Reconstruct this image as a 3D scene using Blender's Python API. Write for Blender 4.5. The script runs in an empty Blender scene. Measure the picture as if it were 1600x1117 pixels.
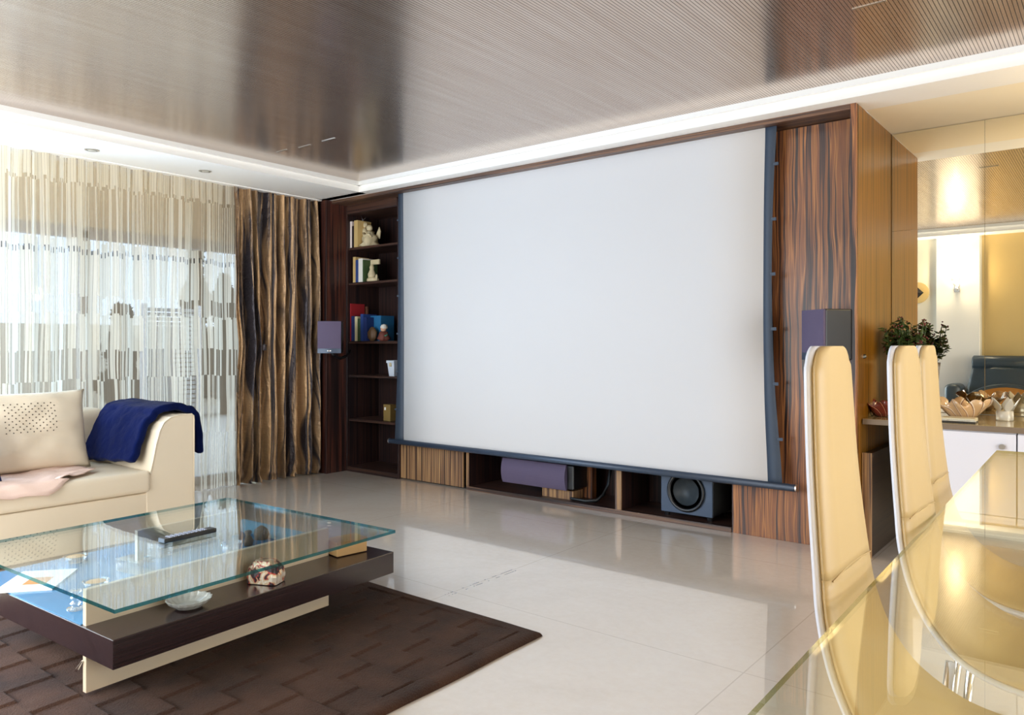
import bpy, bmesh, math, random
from mathutils import Vector, Matrix, noise as mnoise
R = math.radians
SC = bpy.context.scene
COL = SC.collection

# ------------------------------------------------------------------ camera
cd = bpy.data.cameras.new('camera')
cam = bpy.data.objects.new('camera', cd); COL.objects.link(cam)
cam.location = (0, 0, 1.16)
cam.rotation_euler = (R(90), 0, R(38.719))
cd.sensor_width = 36; cd.lens = 1185/1600*36
cd.shift_y = -20.5/1600
cd.clip_start = 0.02; cd.clip_end = 200
SC.camera = cam
# ------------------------------------------------------------------ world, lights, exposure
SC.view_settings.view_transform = 'Standard'
SC.view_settings.look = 'None'
SC.view_settings.gamma = 1
SC.view_settings.use_curve_mapping = False
SC.view_settings.exposure = 1.05
SC.cycles.use_denoising = True
SC.cycles.max_bounces = 10
SC.cycles.diffuse_bounces = 5
SC.cycles.glossy_bounces = 6
SC.cycles.transmission_bounces = 8
SC.cycles.transparent_max_bounces = 20
SC.cycles.sample_clamp_indirect = 6
SC.cycles.caustics_reflective = False
SC.cycles.caustics_refractive = False
w = bpy.data.worlds.new('world'); SC.world = w; w.use_nodes = True
w.node_tree.nodes['Background'].inputs[0].default_value = (0.68, 0.84, 1.0, 1)
w.node_tree.nodes['Background'].inputs[1].default_value = 1.2

def light(name, typ, loc, energy, color, rot=(0, 0, 0), size=None, spot=None, blend=.5):
    l = bpy.data.lights.new(name, typ); l.energy = energy; l.color = color
    if typ == 'AREA':
        l.shape = 'RECTANGLE'; l.size, l.size_y = size
    elif size is not None:
        l.shadow_soft_size = size
    if spot: l.spot_size = R(spot); l.spot_blend = blend
    o = bpy.data.objects.new(name, l); COL.objects.link(o)
    o.location = loc; o.rotation_euler = rot
    return o
# added fill lights at right and rear; the left window lets the sky in
light('right_fill_light', 'AREA', (3.05, 1.6, 1.35), 55, (1.0, 0.96, 0.92), (0, R(90), 0), (2.0, 3.6))  # unseen fill, added to brighten the room from the right

light('rear_fill_light', 'AREA', (-3.75, -.40, 1.25), 54, (1.0, 0.985, 0.96), (R(90), 0, 0), (2.7, 1.9))  # unseen fill, added to light the screen evenly
light('left_window_daylight', 'AREA', (-5.92, .50, 1.05), 95, (0.42, 0.66, 1.0), (0, R(-90), 0), (1.8, 1.7))
# ------------------------------------------------------------------ node helpers
def new_mat(name):
    m = bpy.data.materials.new(name); m.use_nodes = True
    nt = m.node_tree; nt.nodes.clear()
    out = nt.nodes.new('ShaderNodeOutputMaterial')
    return m, nt, out
class NT:
    def __init__(s, nt): s.nt = nt
    def n(s, t, **kw):
        nd = s.nt.nodes.new(t)
        for k, v in kw.items(): setattr(nd, k, v)
        return nd
    def l(s, a, b): s.nt.links.new(a, b)
    def math(s, op, a, b=None, c=None, clamp=False):
        nd = s.n('ShaderNodeMath', operation=op); nd.use_clamp = clamp
        for i, v in enumerate((a, b, c)):
            if v is None: continue
            if isinstance(v, (int, float)): nd.inputs[i].default_value = v
            else: s.l(v, nd.inputs[i])
        return nd.outputs[0]
    def xyz(s, v):
        nd = s.n('ShaderNodeSeparateXYZ'); s.l(v, nd.inputs[0]); return nd.outputs
    def comb(s, x, y, z):
        nd = s.n('ShaderNodeCombineXYZ')
        for i, v in enumerate((x, y, z)):
            if isinstance(v, (int, float)): nd.inputs[i].default_value = v
            else: s.l(v, nd.inputs[i])
        return nd.outputs[0]
    def noise(s, vec, scale=1, detail=2, rough=.5, dist=0):
        nd = s.n('ShaderNodeTexNoise')
        if vec is not None: s.l(vec, nd.inputs['Vector'])
        nd.inputs['Scale'].default_value = scale; nd.inputs['Detail'].default_value = detail
        nd.inputs['Roughness'].default_value = rough; nd.inputs['Distortion'].default_value = dist
        return nd.outputs[0]
    def ramp(s, fac, stops, interp='LINEAR'):
        nd = s.n('ShaderNodeValToRGB'); cr = nd.color_ramp; cr.interpolation = interp
        while len(cr.elements) < len(stops): cr.elements.new(.5)
        for e, (p, c) in zip(cr.elements, stops):
            e.position = p; e.color = (*c, 1) if len(c) == 3 else c
        s.l(fac, nd.inputs[0]); return nd.outputs[0]
    def mix(s, fac, a, b):
        nd = s.n('ShaderNodeMix', data_type='RGBA')
        for sock, v in ((nd.inputs[0], fac), (nd.inputs[6], a), (nd.inputs[7], b)):
            if isinstance(v, (int, float)): sock.default_value = v
            elif isinstance(v, tuple): sock.default_value = (*v, 1)
            else: s.l(v, sock)
        return nd.outputs[2]
    def bump(s, h, strength=.3, dist=.01):
        nd = s.n('ShaderNodeBump'); nd.inputs['Strength'].default_value = strength
        nd.inputs['Distance'].default_value = dist; s.l(h, nd.inputs['Height']); return nd.outputs[0]
    def bsdf(s, out, color=None, rough=.5, metal=0, normal=None, **kw):
        b = s.n('ShaderNodeBsdfPrincipled')
        if color is not None:
            if isinstance(color, tuple): b.inputs['Base Color'].default_value = (*color, 1)
            else: s.l(color, b.inputs['Base Color'])
        if isinstance(rough, (int, float)): b.inputs['Roughness'].default_value = rough
        else: s.l(rough, b.inputs['Roughness'])
        b.inputs['Metallic'].default_value = metal
        if normal is not None: s.l(normal, b.inputs['Normal'])
        for k, v in kw.items():
            b.inputs[k].default_value = v
        if out is not None: s.l(b.outputs[0], out.inputs[0])
        return b
def lin(r, g, b):
    f = lambda c: (c/255/12.92) if c/255 <= .04045 else ((c/255+.055)/1.055)**2.4
    return (f(r), f(g), f(b))
def plain(name, color, rough=.5, metal=0, bump=0, bscale=60, var=0, **kw):
    m, nt, out = new_mat(name); t = NT(nt)
    tc = t.n('ShaderNodeTexCoord').outputs['Object']
    nrm = None; col = color
    if bump: nrm = t.bump(t.noise(tc, bscale, 4, .6), bump, .004)
    if var:
        nz = t.noise(tc, 5, 4, .6)
        d = tuple(c*(1-var) for c in color)
        col = t.mix(nz, d, color)
    t.bsdf(out, col, rough, metal, nrm, **kw)
    return m
def wood(name, along='z', stops=None, warp=.03, f1=26, f2=110, rough=.42, coat=.12, k=1.0, spec=.4):
    m, nt, out = new_mat(name); t = NT(nt)
    tc = t.n('ShaderNodeTexCoord').outputs['Object']
    x, y, z = t.xyz(tc)
    if along == 'z': u = t.math('ADD', x, t.math('MULTIPLY', y, .93)); v = z
    elif along == 'x': u = t.math('ADD', z, t.math('MULTIPLY', y, .93)); v = x
    else: u = t.math('ADD', z, t.math('MULTIPLY', x, .93)); v = y
    wp = t.noise(t.comb(t.math('MULTIPLY', u, 7), t.math('MULTIPLY', v, 1.7), 0), 1, 2, .5)
    wp = t.math('MULTIPLY', t.math('SUBTRACT', wp, .5), warp)
    u2 = t.math('ADD', u, wp)
    a = t.noise(t.comb(t.math('MULTIPLY', u2, f1), t.math('MULTIPLY', v, .55), 3.1), 1, 1.5, .5)
    b = t.noise(t.comb(t.math('MULTIPLY', u2, f2), t.math('MULTIPLY', v, .9), 7.7), 1, 2, .6)
    s = t.math('ADD', t.math('MULTIPLY', a, .55), t.math('MULTIPLY', b, .45))
    st = stops or [(.34, lin(30, 24, 28)), (.42, lin(54, 38, 36)), (.455, lin(122, 76, 50)), (.49, lin(186, 126, 76)), (.52, lin(112, 72, 54)), (.56, lin(150, 96, 60)), (.60, lin(74, 52, 46)), (.66, lin(36, 28, 32))]
    c = t.ramp(s, st)
    nrm = t.bump(b, .04, .002)
    t.bsdf(out, c, rough, 0, nrm, **{'Coat Weight': coat, 'Coat Roughness': .18, 'Specular IOR Level': spec})
    return m
def glass_mix(name, tint=(.93, .98, .95), rough=0.0, boost=1.0, gloss=(1, 1, 1)):
    m, nt, out = new_mat(name); t = NT(nt)
    lw = t.n('ShaderNodeLayerWeight'); lw.inputs[0].default_value = .5
    f = t.math('ADD', t.math('MULTIPLY', t.math('POWER', lw.outputs['Facing'], 5.0), .96*boost), .04*boost, clamp=True)
    tr = t.n('ShaderNodeBsdfTransparent'); tr.inputs[0].default_value = (*tint, 1)
    gl = t.n('ShaderNodeBsdfGlossy'); gl.inputs['Roughness'].default_value = rough; gl.inputs[0].default_value = (*gloss, 1)
    mx = t.n('ShaderNodeMixShader'); t.l(f, mx.inputs[0]); t.l(tr.outputs[0], mx.inputs[1]); t.l(gl.outputs[0], mx.inputs[2])
    t.l(mx.outputs[0], out.inputs[0]); return m
def emit(name, color, s):
    m, nt, out = new_mat(name); t = NT(nt)
    e = t.n('ShaderNodeEmission'); e.inputs[0].default_value = (*color, 1); e.inputs[1].default_value = s
    t.l(e.outputs[0], out.inputs[0]); return m

# ------------------------------------------------------------------ mesh helpers
def tag(o, label=None, cat=None, group=None, kind=None):
    if label: o['label'] = label
    if cat: o['category'] = cat
    if group: o['group'] = group
    if kind: o['kind'] = kind
    return o
def empty(name, loc=(0, 0, 0), rz=0, label=None, cat=None, group=None):
    o = bpy.data.objects.new(name, None); COL.objects.link(o)
    o.empty_display_size = .05
    o.location = loc; o.rotation_euler = (0, 0, rz)
    return tag(o, label, cat, group)
class MB:
    def __init__(s): s.v = []; s.f = []; s.uv = None; s.mi = []
    def add(s, vs, fs, mi=0):
        o = len(s.v); s.v += [tuple(p) for p in vs]; s.f += [tuple(i+o for i in f) for f in fs]; s.mi += [mi]*len(fs); return s
    def box(s, x0, x1, y0, y1, z0, z1, mi=0):
        return s.add([(x0, y0, z0), (x1, y0, z0), (x1, y1, z0), (x0, y1, z0), (x0, y0, z1), (x1, y0, z1), (x1, y1, z1), (x0, y1, z1)],
                     [(0, 3, 2, 1), (4, 5, 6, 7), (0, 1, 5, 4), (1, 2, 6, 5), (2, 3, 7, 6), (3, 0, 4, 7)], mi)
    def grid(s, pts, closed_u=False, closed_v=False, mi=0):
        nv = len(pts); nu = len(pts[0]); vs = [p for r in pts for p in r]; fs = []
        for j in range(nv if closed_v else nv-1):
            for i in range(nu if closed_u else nu-1):
                a = j*nu+i; b = j*nu+(i+1) % nu; c = ((j+1) % nv)*nu+(i+1) % nu; d = ((j+1) % nv)*nu+i
                fs.append((a, b, c, d))
        return s.add(vs, fs, mi)
    def rings(s, rs, cap=True, mi=0):
        n = len(rs[0]); vs = [p for r in rs for p in r]; fs = []
        for j in range(len(rs)-1):
            for i in range(n):
                fs.append((j*n+i, j*n+(i+1) % n, (j+1)*n+(i+1) % n, (j+1)*n+i))
        if cap: fs.append(tuple(range(n-1, -1, -1))); fs.append(tuple((len(rs)-1)*n+i for i in range(n)))
        return s.add(vs, fs, mi)
    def lathe(s, prof, c=(0, 0, 0), n=32, sx=1, sy=1, mi=0):
        rs = [[(c[0]+r*math.cos(2*math.pi*i/n)*sx, c[1]+r*math.sin(2*math.pi*i/n)*sy, c[2]+z) for i in range(n)] for r, z in prof]
        return s.rings(rs, True, mi)
    def tube(s, pts, r, n=10, mi=0):
        rs = []; P = [Vector(p) for p in pts]
        for k, p in enumerate(P):
            d = (P[min(k+1, len(P)-1)]-P[max(k-1, 0)]).normalized()
            a = Vector((0, 0, 1)) if abs(d.z) < .9 else Vector((1, 0, 0))
            u = d.cross(a).normalized(); v = d.cross(u)
            rr = r[k] if isinstance(r, (list, tuple)) else r
            rs.append([tuple(p+u*rr*math.cos(2*math.pi*i/n)+v*rr*math.sin(2*math.pi*i/n)) for i in range(n)])
        return s.rings(rs, True, mi)
    def build(s, name, mat, parent=None, bevel=0, smooth=False, seg=2, sub=0, solid=0):
        me = bpy.data.meshes.new(name); me.from_pydata(s.v, [], s.f)
        bm = bmesh.new(); bm.from_mesh(me); bmesh.ops.recalc_face_normals(bm, faces=bm.faces); bm.to_mesh(me); bm.free()
        mats = mat if isinstance(mat, (list, tuple)) else [mat]
        for m in mats: me.materials.append(m)
        if len(mats) > 1:
            for p, i in zip(me.polygons, s.mi): p.material_index = i
        if s.uv:
            ul = me.uv_layers.new(name='UVMap')
            for lp in me.loops: ul.data[lp.index].uv = s.uv[lp.vertex_index]
        if smooth:
            for p in me.polygons: p.use_smooth = True
        o = bpy.data.objects.new(name, me); COL.objects.link(o)
        if parent: o.parent = parent
        if solid:
            md = o.modifiers.new('solid', 'SOLIDIFY'); md.thickness = solid; md.offset = 0
        if bevel:
            md = o.modifiers.new('bevel', 'BEVEL'); md.width = bevel; md.segments = seg; md.limit_method = 'ANGLE'; md.angle_limit = R(40)
            md.harden_normals = False
        if sub:
            md = o.modifiers.new('sub', 'SUBSURF'); md.levels = sub; md.render_levels = sub
        return o
def box(name, mat, a, parent=None, bevel=0, **k): return MB().box(*a).build(name, mat, parent, bevel, **k)
def struct(o): o['kind'] = 'structure'; return o
def fbm(x, y, z=0, s=1): return mnoise.noise(Vector((x*s, y*s, z*s)))

# ------------------------------------------------------------------ materials
M = {}
M['wood'] = wood('macassar_vertical', 'z', warp=.05, f1=24, f2=80)
M['wood_x'] = wood('macassar_horizontal', 'x', [(.36, lin(34, 26, 26)), (.45, lin(76, 54, 44)), (.5, lin(122, 90, 68)), (.55, lin(84, 60, 48)), (.62, lin(50, 36, 32))], warp=.02)
M['wood_y'] = wood('macassar_depth', 'y')
M['shelfwood'] = wood('macassar_shelf', 'x', [(.36, lin(18, 13, 15)), (.46, lin(46, 31, 28)), (.52, lin(84, 56, 44)), (.6, lin(42, 28, 28))], warp=.015)
M['wood_red'] = wood('macassar_reddish', 'z', [(.38, lin(20, 13, 15)), (.48, lin(48, 27, 25)), (.54, lin(92, 50, 36)), (.6, lin(52, 28, 26)), (.66, lin(26, 16, 18))], warp=.015)
M['wood_gold'] = wood('macassar_satin_side', 'z', [(.36, lin(46, 26, 4)), (.46, lin(92, 58, 10)), (.53, lin(150, 98, 20)), (.62, lin(72, 44, 8))], warp=.008, f1=50, f2=200, rough=.3)
M['wood_band'] = wood('macassar_straight', 'z', [(.36, lin(52, 38, 34)), (.45, lin(92, 66, 50)), (.5, lin(134, 100, 72)), (.55, lin(186, 146, 100)), (.62, lin(84, 62, 50))], warp=.008, f1=34, f2=130)
M['inner'] = wood('shelf_interior', 'z', [(.36, lin(14, 11, 16)), (.47, lin(38, 24, 24)), (.52, lin(60, 37, 32)), (.6, lin(20, 14, 17))], warp=.01)
M['white'] = plain('white_plaster', lin(248, 246, 242), .7, bump=.03)
M['cream'] = plain('cream_plaster', lin(250, 238, 212), .7, bump=.03)
M['wallpaint'] = plain('wall_paint', lin(226, 220, 204), .75, bump=.05)
M['goldwall'] = plain('gold_wall', lin(212, 184, 124), .55, bump=.05, var=.06)
M['screen'] = plain('screen_fabric', lin(209, 208, 209), .9, **{'Specular IOR Level': .1})
M['border'] = plain('screen_border', lin(52, 64, 80), .6)
M['bar'] = plain('bar_metal', lin(58, 72, 92), .38, .2)
M['chrome'] = plain('chrome', (.8, .8, .82), .12, 1)
M['steel'] = plain('steel', (.6, .58, .55), .3, 1)
M['black'] = plain('black_plastic', lin(16, 17, 20), .35)
M['darkgreen'] = plain('black_cable', lin(14, 20, 24), .5)
M['grille'] = plain('speaker_grille', lin(90, 80, 106), .8, bump=.4, bscale=900)
M['subface'] = plain('subwoofer_face', lin(62, 78, 100), .5)
M['cone'] = plain('subwoofer_cone', lin(44, 52, 58), .55)
M['leather'] = plain('sofa_leather', lin(222, 208, 184), .42, bump=.06, bscale=300, var=.03)
M['chairleather'] = plain('chair_leather', lin(200, 172, 122), .45, bump=.05, bscale=350)
M['chairwhite'] = plain('chair_edge_white', lin(226, 226, 232), .4)
M['lacquer'] = plain('white_lacquer', lin(228, 226, 232), .25, **{'Coat Weight': .3})
M['panel'] = plain('cream_lacquer', lin(226, 208, 180), .3)
M['console_top'] = plain('console_top', lin(176, 158, 118), .18, **{'Coat Weight': .5})
M['mirror'] = plain('mirror', (.96, .91, .76), .0, 1)
M['edge'] = plain('mirror_bevel', (.5, .46, .36), .2, 1)
M['leaf'] = plain('leaf', lin(62, 84, 34), .5, var=.4)
M['berry'] = plain('berry', lin(96, 24, 26), .4)
M['recliner'] = plain('dark_leather', lin(60, 74, 84), .3, var=.2)
M['orangewood'] = plain('orange_wood', lin(180, 120, 44), .35, var=.1)
M['crystal'] = glass_mix('crystal', (.97, .98, .99), .03, 3.0)
M['frost'] = plain('frosted_glass', lin(240, 236, 222), .3, **{'Transmission Weight': .4})
M['slab'] = wood('wenge', 'y', [(.38, lin(34, 22, 24)), (.5, lin(48, 32, 34)), (.62, lin(36, 24, 28))], warp=.01, f1=60, f2=260, rough=.25, coat=.35)
M['sky_reflect'] = plain('painted_sky_reflection', lin(66, 140, 190), .2, **{'Coat Weight': .5})  # blue sky reflection on the slab, put into the colour
M['sky_reflect_pale'] = plain('painted_pale_reflection', lin(160, 216, 240), .2, **{'Coat Weight': .5})
M['tableglass'] = glass_mix('clear_table_glass', (.93, .975, .985), 0.0, 1.0)
M['tableedge'] = glass_mix('table_glass_edge', (.04, .26, .34), .05, 1.5, (.6, 1, 1))
M['dineglass'] = glass_mix('dining_glass', (.98, .99, .93), 0.0, 1.05)
M['dineedge'] = glass_mix('dining_glass_edge', (.40, .44, .26), .05, .6)
M['winglass'] = glass_mix('window_glass', (.97, .98, .98), 0.0, 1.0)
M['winframe'] = plain('window_frame', lin(210, 212, 216), .4)

def mat_ceiling():
    m, nt, out = new_mat('ribbed_ceiling'); t = NT(nt)
    tc = t.n('ShaderNodeTexCoord').outputs['Object']; x, y, z = t.xyz(tc)
    fr = t.math('FRACT', t.math('MULTIPLY', x, 1/.0155))
    g = t.math('LESS_THAN', fr, .2)
    a = t.noise(t.comb(t.math('MULTIPLY', x, 22), t.math('MULTIPLY', y, 1.2), 0), 1, 3, .6)
    c = t.ramp(a, [(.3, lin(200, 180, 164)), (.7, lin(216, 200, 186))])
    c = t.mix(g, c, lin(84, 64, 52))
    h = t.math('MULTIPLY', g, -1)
    t.bsdf(out, c, .2, .86, t.bump(h, .25, .001), **{'Specular IOR Level': .6})
    return m
M['ceiling'] = mat_ceiling()
def mat_floor():
    m, nt, out = new_mat('polished_marble'); t = NT(nt)
    tc = t.n('ShaderNodeTexCoord').outputs['Object']; x, y, z = t.xyz(tc)
    a = t.noise(tc, 1.3, 6, .65, .6); b = t.noise(tc, 26, 4, .7)
    s = t.math('ADD', t.math('MULTIPLY', a, .7), t.math('MULTIPLY', b, .3))
    c = t.ramp(s, [(.3, lin(230, 215, 198)), (.5, lin(240, 227, 213)), (.7, lin(246, 237, 226))])
    def joint(v, off, per, wd):
        fr = t.math('FRACT', t.math('MULTIPLY', t.math('ADD', v, off), 1/per))
        return t.math('LESS_THAN', fr, wd/per)
    j = t.math('MAXIMUM', joint(x, 2.44+1.4*5, 1.4, .005), joint(y, .2+1.4*5, 1.4, .005))
    c = t.mix(t.math('MULTIPLY', j, .35), c, lin(170, 150, 126))
    # worn dark grout in one joint
    e = t.math('LESS_THAN', t.math('ABSOLUTE', t.math('SUBTRACT', t.math('ABSOLUTE', t.math('ADD', x, 2.43)), .012)), .0035)
    e = t.math('MULTIPLY', e, t.math('GREATER_THAN', t.noise(t.comb(x, t.math('MULTIPLY', y, 26), 0), 1, 2), .5))
    e = t.math('MULTIPLY', e, t.math('MULTIPLY', t.math('GREATER_THAN', y, 2.55), t.math('LESS_THAN', y, 3.05)))
    c = t.mix(e, c, lin(92, 82, 74))
    t.bsdf(out, c, .25, 0, None, **{'Specular IOR Level': .6, 'Coat Weight': 1.0, 'Coat Roughness': .02, 'Coat IOR': 2.1})
    return m
M['floor'] = mat_floor()
def mat_rug():
    m, nt, out = new_mat('rug_pile'); t = NT(nt)
    tc = t.n('ShaderNodeTexCoord').outputs['Object']
    a = t.noise(tc, 4, 4, .6); b = t.noise(tc, 260, 3, .7)
    c = t.ramp(a, [(.3, lin(58, 40, 33)), (.6, lin(90, 60, 44)), (.8, lin(106, 78, 62))])
    c = t.mix(t.math('MULTIPLY', b, .5), c, lin(34, 26, 26))
    t.bsdf(out, c, .9, 0, t.bump(t.noise(tc, 120, 3, .8), 1.0, .008), **{'Sheen Weight': .08, 'Specular IOR Level': .1})
    return m
M['rug'] = mat_rug()
def mat_sheer():
    m, nt, out = new_mat('sheer_curtain'); t = NT(nt)
    uv = t.n('ShaderNodeUVMap').outputs[0]; u, v, _ = t.xyz(uv)
    def between(a, b): return t.math('MULTIPLY', t.math('GREATER_THAN', v, a), t.math('LESS_THAN', v, b))
    def OR(a, b): return t.math('MAXIMUM', a, b)
    # which rows of the weave are striped and which closed; every strip of cloth is shifted a little
    cell = t.math('FLOOR', t.math('MULTIPLY', u, 1/.10))
    wn = t.n('ShaderNodeTexWhiteNoise', noise_dimensions='1D'); t.l(cell, wn.inputs['W'])
    v0 = v
    v = t.math('ADD', v, t.math('MULTIPLY', t.math('SUBTRACT', wn.outputs[0], .5), .03))
    sp = t.math('FLOOR', t.math('MULTIPLY', u, 1/.011))
    wn2 = t.n('ShaderNodeTexWhiteNoise', noise_dimensions='2D')
    rowid = t.math('FLOOR', t.math('MULTIPLY', v, 2.2))
    t.l(t.comb(sp, rowid, 0), wn2.inputs['Vector'])
    stripes = t.math('GREATER_THAN', wn2.outputs[0], .55)
    closed = OR(between(1.50, 1.89), between(1.12, 1.38))
    closed = OR(closed, t.math('GREATER_THAN', v, 2.30))
    mid = t.math('GREATER_THAN', t.math('FRACT', t.math('MULTIPLY', u, 1/.09)), .38)
    closed2 = t.math('MULTIPLY', closed, mid)
    lo = between(-1, 1.12)
    s = OR(closed2, stripes)
    thread = t.math('LESS_THAN', t.math('FRACT', t.math('MULTIPLY', u, 1/.021)), .12)
    dash = t.math('MULTIPLY', between(1.79, 1.83), t.math('LESS_THAN', t.math('FRACT', t.math('MULTIPLY', u, 1/.03)), .3))
    col = t.mix(s, lin(176, 160, 140), lin(240, 234, 220))
    col = t.mix(t.math('MULTIPLY', thread, .55), col, lin(110, 92, 80))
    col = t.mix(dash, col, lin(90, 80, 74))
    opac = t.math('ADD', .54, t.math('MULTIPLY', s, .36))
    opac = t.math('MAXIMUM', opac, t.math('MULTIPLY', thread, .75))
    d = t.n('ShaderNodeBsdfDiffuse'); t.l(col, d.inputs[0])
    tl = t.n('ShaderNodeBsdfTranslucent'); t.l(col, tl.inputs[0])
    mx = t.n('ShaderNodeMixShader'); mx.inputs[0].default_value = .72; t.l(d.outputs[0], mx.inputs[1]); t.l(tl.outputs[0], mx.inputs[2])
    tr = t.n('ShaderNodeBsdfTransparent')
    m2 = t.n('ShaderNodeMixShader'); t.l(opac, m2.inputs[0]); t.l(tr.outputs[0], m2.inputs[1]); t.l(mx.outputs[0], m2.inputs[2])
    t.l(m2.outputs[0], out.inputs[0]); return m
M['sheer'] = mat_sheer()
def mat_silk():
    m, nt, out = new_mat('silk_taffeta'); t = NT(nt)
    uv = t.n('ShaderNodeUVMap').outputs[0]; u, v, _ = t.xyz(uv)
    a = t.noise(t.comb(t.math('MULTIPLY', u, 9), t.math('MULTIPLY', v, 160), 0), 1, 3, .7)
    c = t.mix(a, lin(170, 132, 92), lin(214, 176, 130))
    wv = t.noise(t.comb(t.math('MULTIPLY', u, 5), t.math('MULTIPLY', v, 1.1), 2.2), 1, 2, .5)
    st = t.noise(t.comb(t.math('ADD', t.math('MULTIPLY', u, 19), t.math('MULTIPLY', wv, 2.6)), t.math('MULTIPLY', v, .5), 0), 1, 3, .65, .0)  # dark bands paint the shade of the folds into the cloth colour
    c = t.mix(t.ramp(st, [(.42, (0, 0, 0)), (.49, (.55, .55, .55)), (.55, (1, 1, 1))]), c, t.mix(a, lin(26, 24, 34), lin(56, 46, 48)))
    b = t.bsdf(out, c, .36, .35, t.bump(t.noise(t.comb(t.math('MULTIPLY', u, 26), t.math('MULTIPLY', v, 12), 0), 1, 4, .6), 1.0, .02), **{'Sheen Weight': .2})
    return m
M['silk'] = mat_silk()
M['throw'] = plain('navy_fleece', lin(9, 22, 70), .95, bump=.9, bscale=70, var=.5, **{'Sheen Weight': .04, 'Specular IOR Level': .05})
M['navy'] = plain('navy_fabric', lin(20, 44, 104), .8, bump=.3, var=.3)
M['pink'] = plain('pink_linen', lin(226, 196, 180), .9, bump=.4, bscale=200, var=.08)
ZS = 2.455; ZC = 2.54

# ------------------------------------------------------------------ setting
struct(box('floor', M['floor'], (-6.3, 3.3, -2.6, 5.4, -.12, 0)))
struct(box('ceiling', M['ceiling'], (-5.3, 2.8, -.3, 4.4, ZC, ZC+.05)))
def soffit(name, a, lip, mat):
    b = MB(); b.box(*a, ZS, ZC+.08)
    b.box(*lip, ZS+.052, ZC+.001)
    return struct(b.build(name, mat, None))
soffit('trim_1', (-6.1, -5.05, -.4, 4.30), (-5.05, -5.025, -.03, 4.22), M['white'])
soffit('trim_2', (-6.1, 3.2, 4.22, 4.50), (-5.05, 2.6, 4.195, 4.22), M['white'])
soffit('trim_3', (-5.05, 3.2, -.45, -.03), (-5.05, 2.6, -.03, -.005), M['white'])
soffit('trim_4', (2.6, 3.2, -.03, 4.22), (2.575, 2.6, -.005, 4.195), M['white'])
struct(box('trim_5', M['cream'], (-1.10, 3.2, 4.5, 5.2, ZS, ZS+.1)))
# left wall with the big window
b = MB(); b.box(-6.1, -5.86, -.4, 4.32, 2.02, ZS); b.box(-6.1, -5.86, 3.75, 4.32, 0, 2.02); b.box(-6.1, -5.86, -.9, -.4, 0, ZS)
struct(b.build('wall_left', M['cream']))
wf = MB()
for yy in (-.38, 1.0, 2.35, 3.69): wf.box(-6.0, -5.93, yy, yy+.07, 0, 2.0)
wf.box(-6.0, -5.93, -.4, 3.75, 1.94, 2.02); wf.box(-6.0, -5.93, -.4, 3.75, 0, .07)
win = struct(wf.build('window_1', M['winframe'], None, .004))
for k, (a0, a1) in enumerate(((-.31, 1.0), (1.07, 2.35), (2.42, 3.69))):
    MB().box(-5.97, -5.96, a0, a1, .07, 1.94).build('pane', M['winglass'], win)
struct(box('wall_front', M['wallpaint'], (-6.1, -1.12, 4.92, 5.16, 0, ZS+.1)))
struct(box('wall_mirror', M['wallpaint'], (-1.12, 3.2, 5.13, 5.3, 0, ZS+.1)))
b = MB(); b.box(-5.9, -5.12, -.42, -.30, 0, ZS+.05); b.box(-2.38, -1.28, -.42, -.30, 0, ZS+.05); b.box(-5.12, -2.38, -.42, -.30, 0, .29); b.box(-5.12, -2.38, -.42, -.30, 2.21, ZS+.05)
struct(b.build('wall_rear', M['wallpaint']))
b = MB(); b.box(-5.12, -5.07, -.39, -.33, .29, 2.21); b.box(-2.43, -2.38, -.39, -.33, .29, 2.21); b.box(-3.775, -3.725, -.39, -.33, .29, 2.21); b.box(-5.07, -2.43, -.39, -.33, .29, .34); b.box(-5.07, -2.43, -.39, -.33, 2.16, 2.21)
struct(b.build('added_rear_window', M['winframe']))  # unseen frame added around the rear fill light
struct(box('wall_rear_gold', M['goldwall'], (-1.28, 3.2, -.42, -.30, 0, ZS+.05)))
struct(box('trim_6', M['white'], (-1.75, -1.30, -.30, -.25, 0, ZS)))
b = MB(); b.box(3.1, 3.2, -.4, 5.2, 0, .3); b.box(3.1, 3.2, -.4, 5.2, 2.4, ZS+.05); b.box(3.1, 3.2, 3.5, 5.2, .3, 2.4); b.box(3.1, 3.2, -.4, -.25, .3, 2.4)
struct(b.build('wall_right', M['wallpaint']))
for i, (x, y) in enumerate(((-5.34, 2.19), (-5.33, 2.985), (-5.34, 1.4), (-5.34, .6))):
    d = empty('ceiling_downlight', (x, y, ZS), 0, None, 'light', 'recessed downlights in the white soffit')
    d['label'] = ['round chrome downlight in white soffit above sofa end', 'round chrome downlight nearest the brown silk curtain', 'round chrome downlight left of the first visible one', 'round chrome downlight farthest left in the soffit'][i]
    MB().lathe([(.045, .003), (.045, -.004), (.033, -.006), (.033, .003)], (0, 0, 0), 28).build('rim', M['steel'], d, smooth=False)
    MB().lathe([(.024, -.002), (.024, -.0065), (.001, -.0085)], (0, 0, 0), 20).build('bulb', M['frost'], d)
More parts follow.
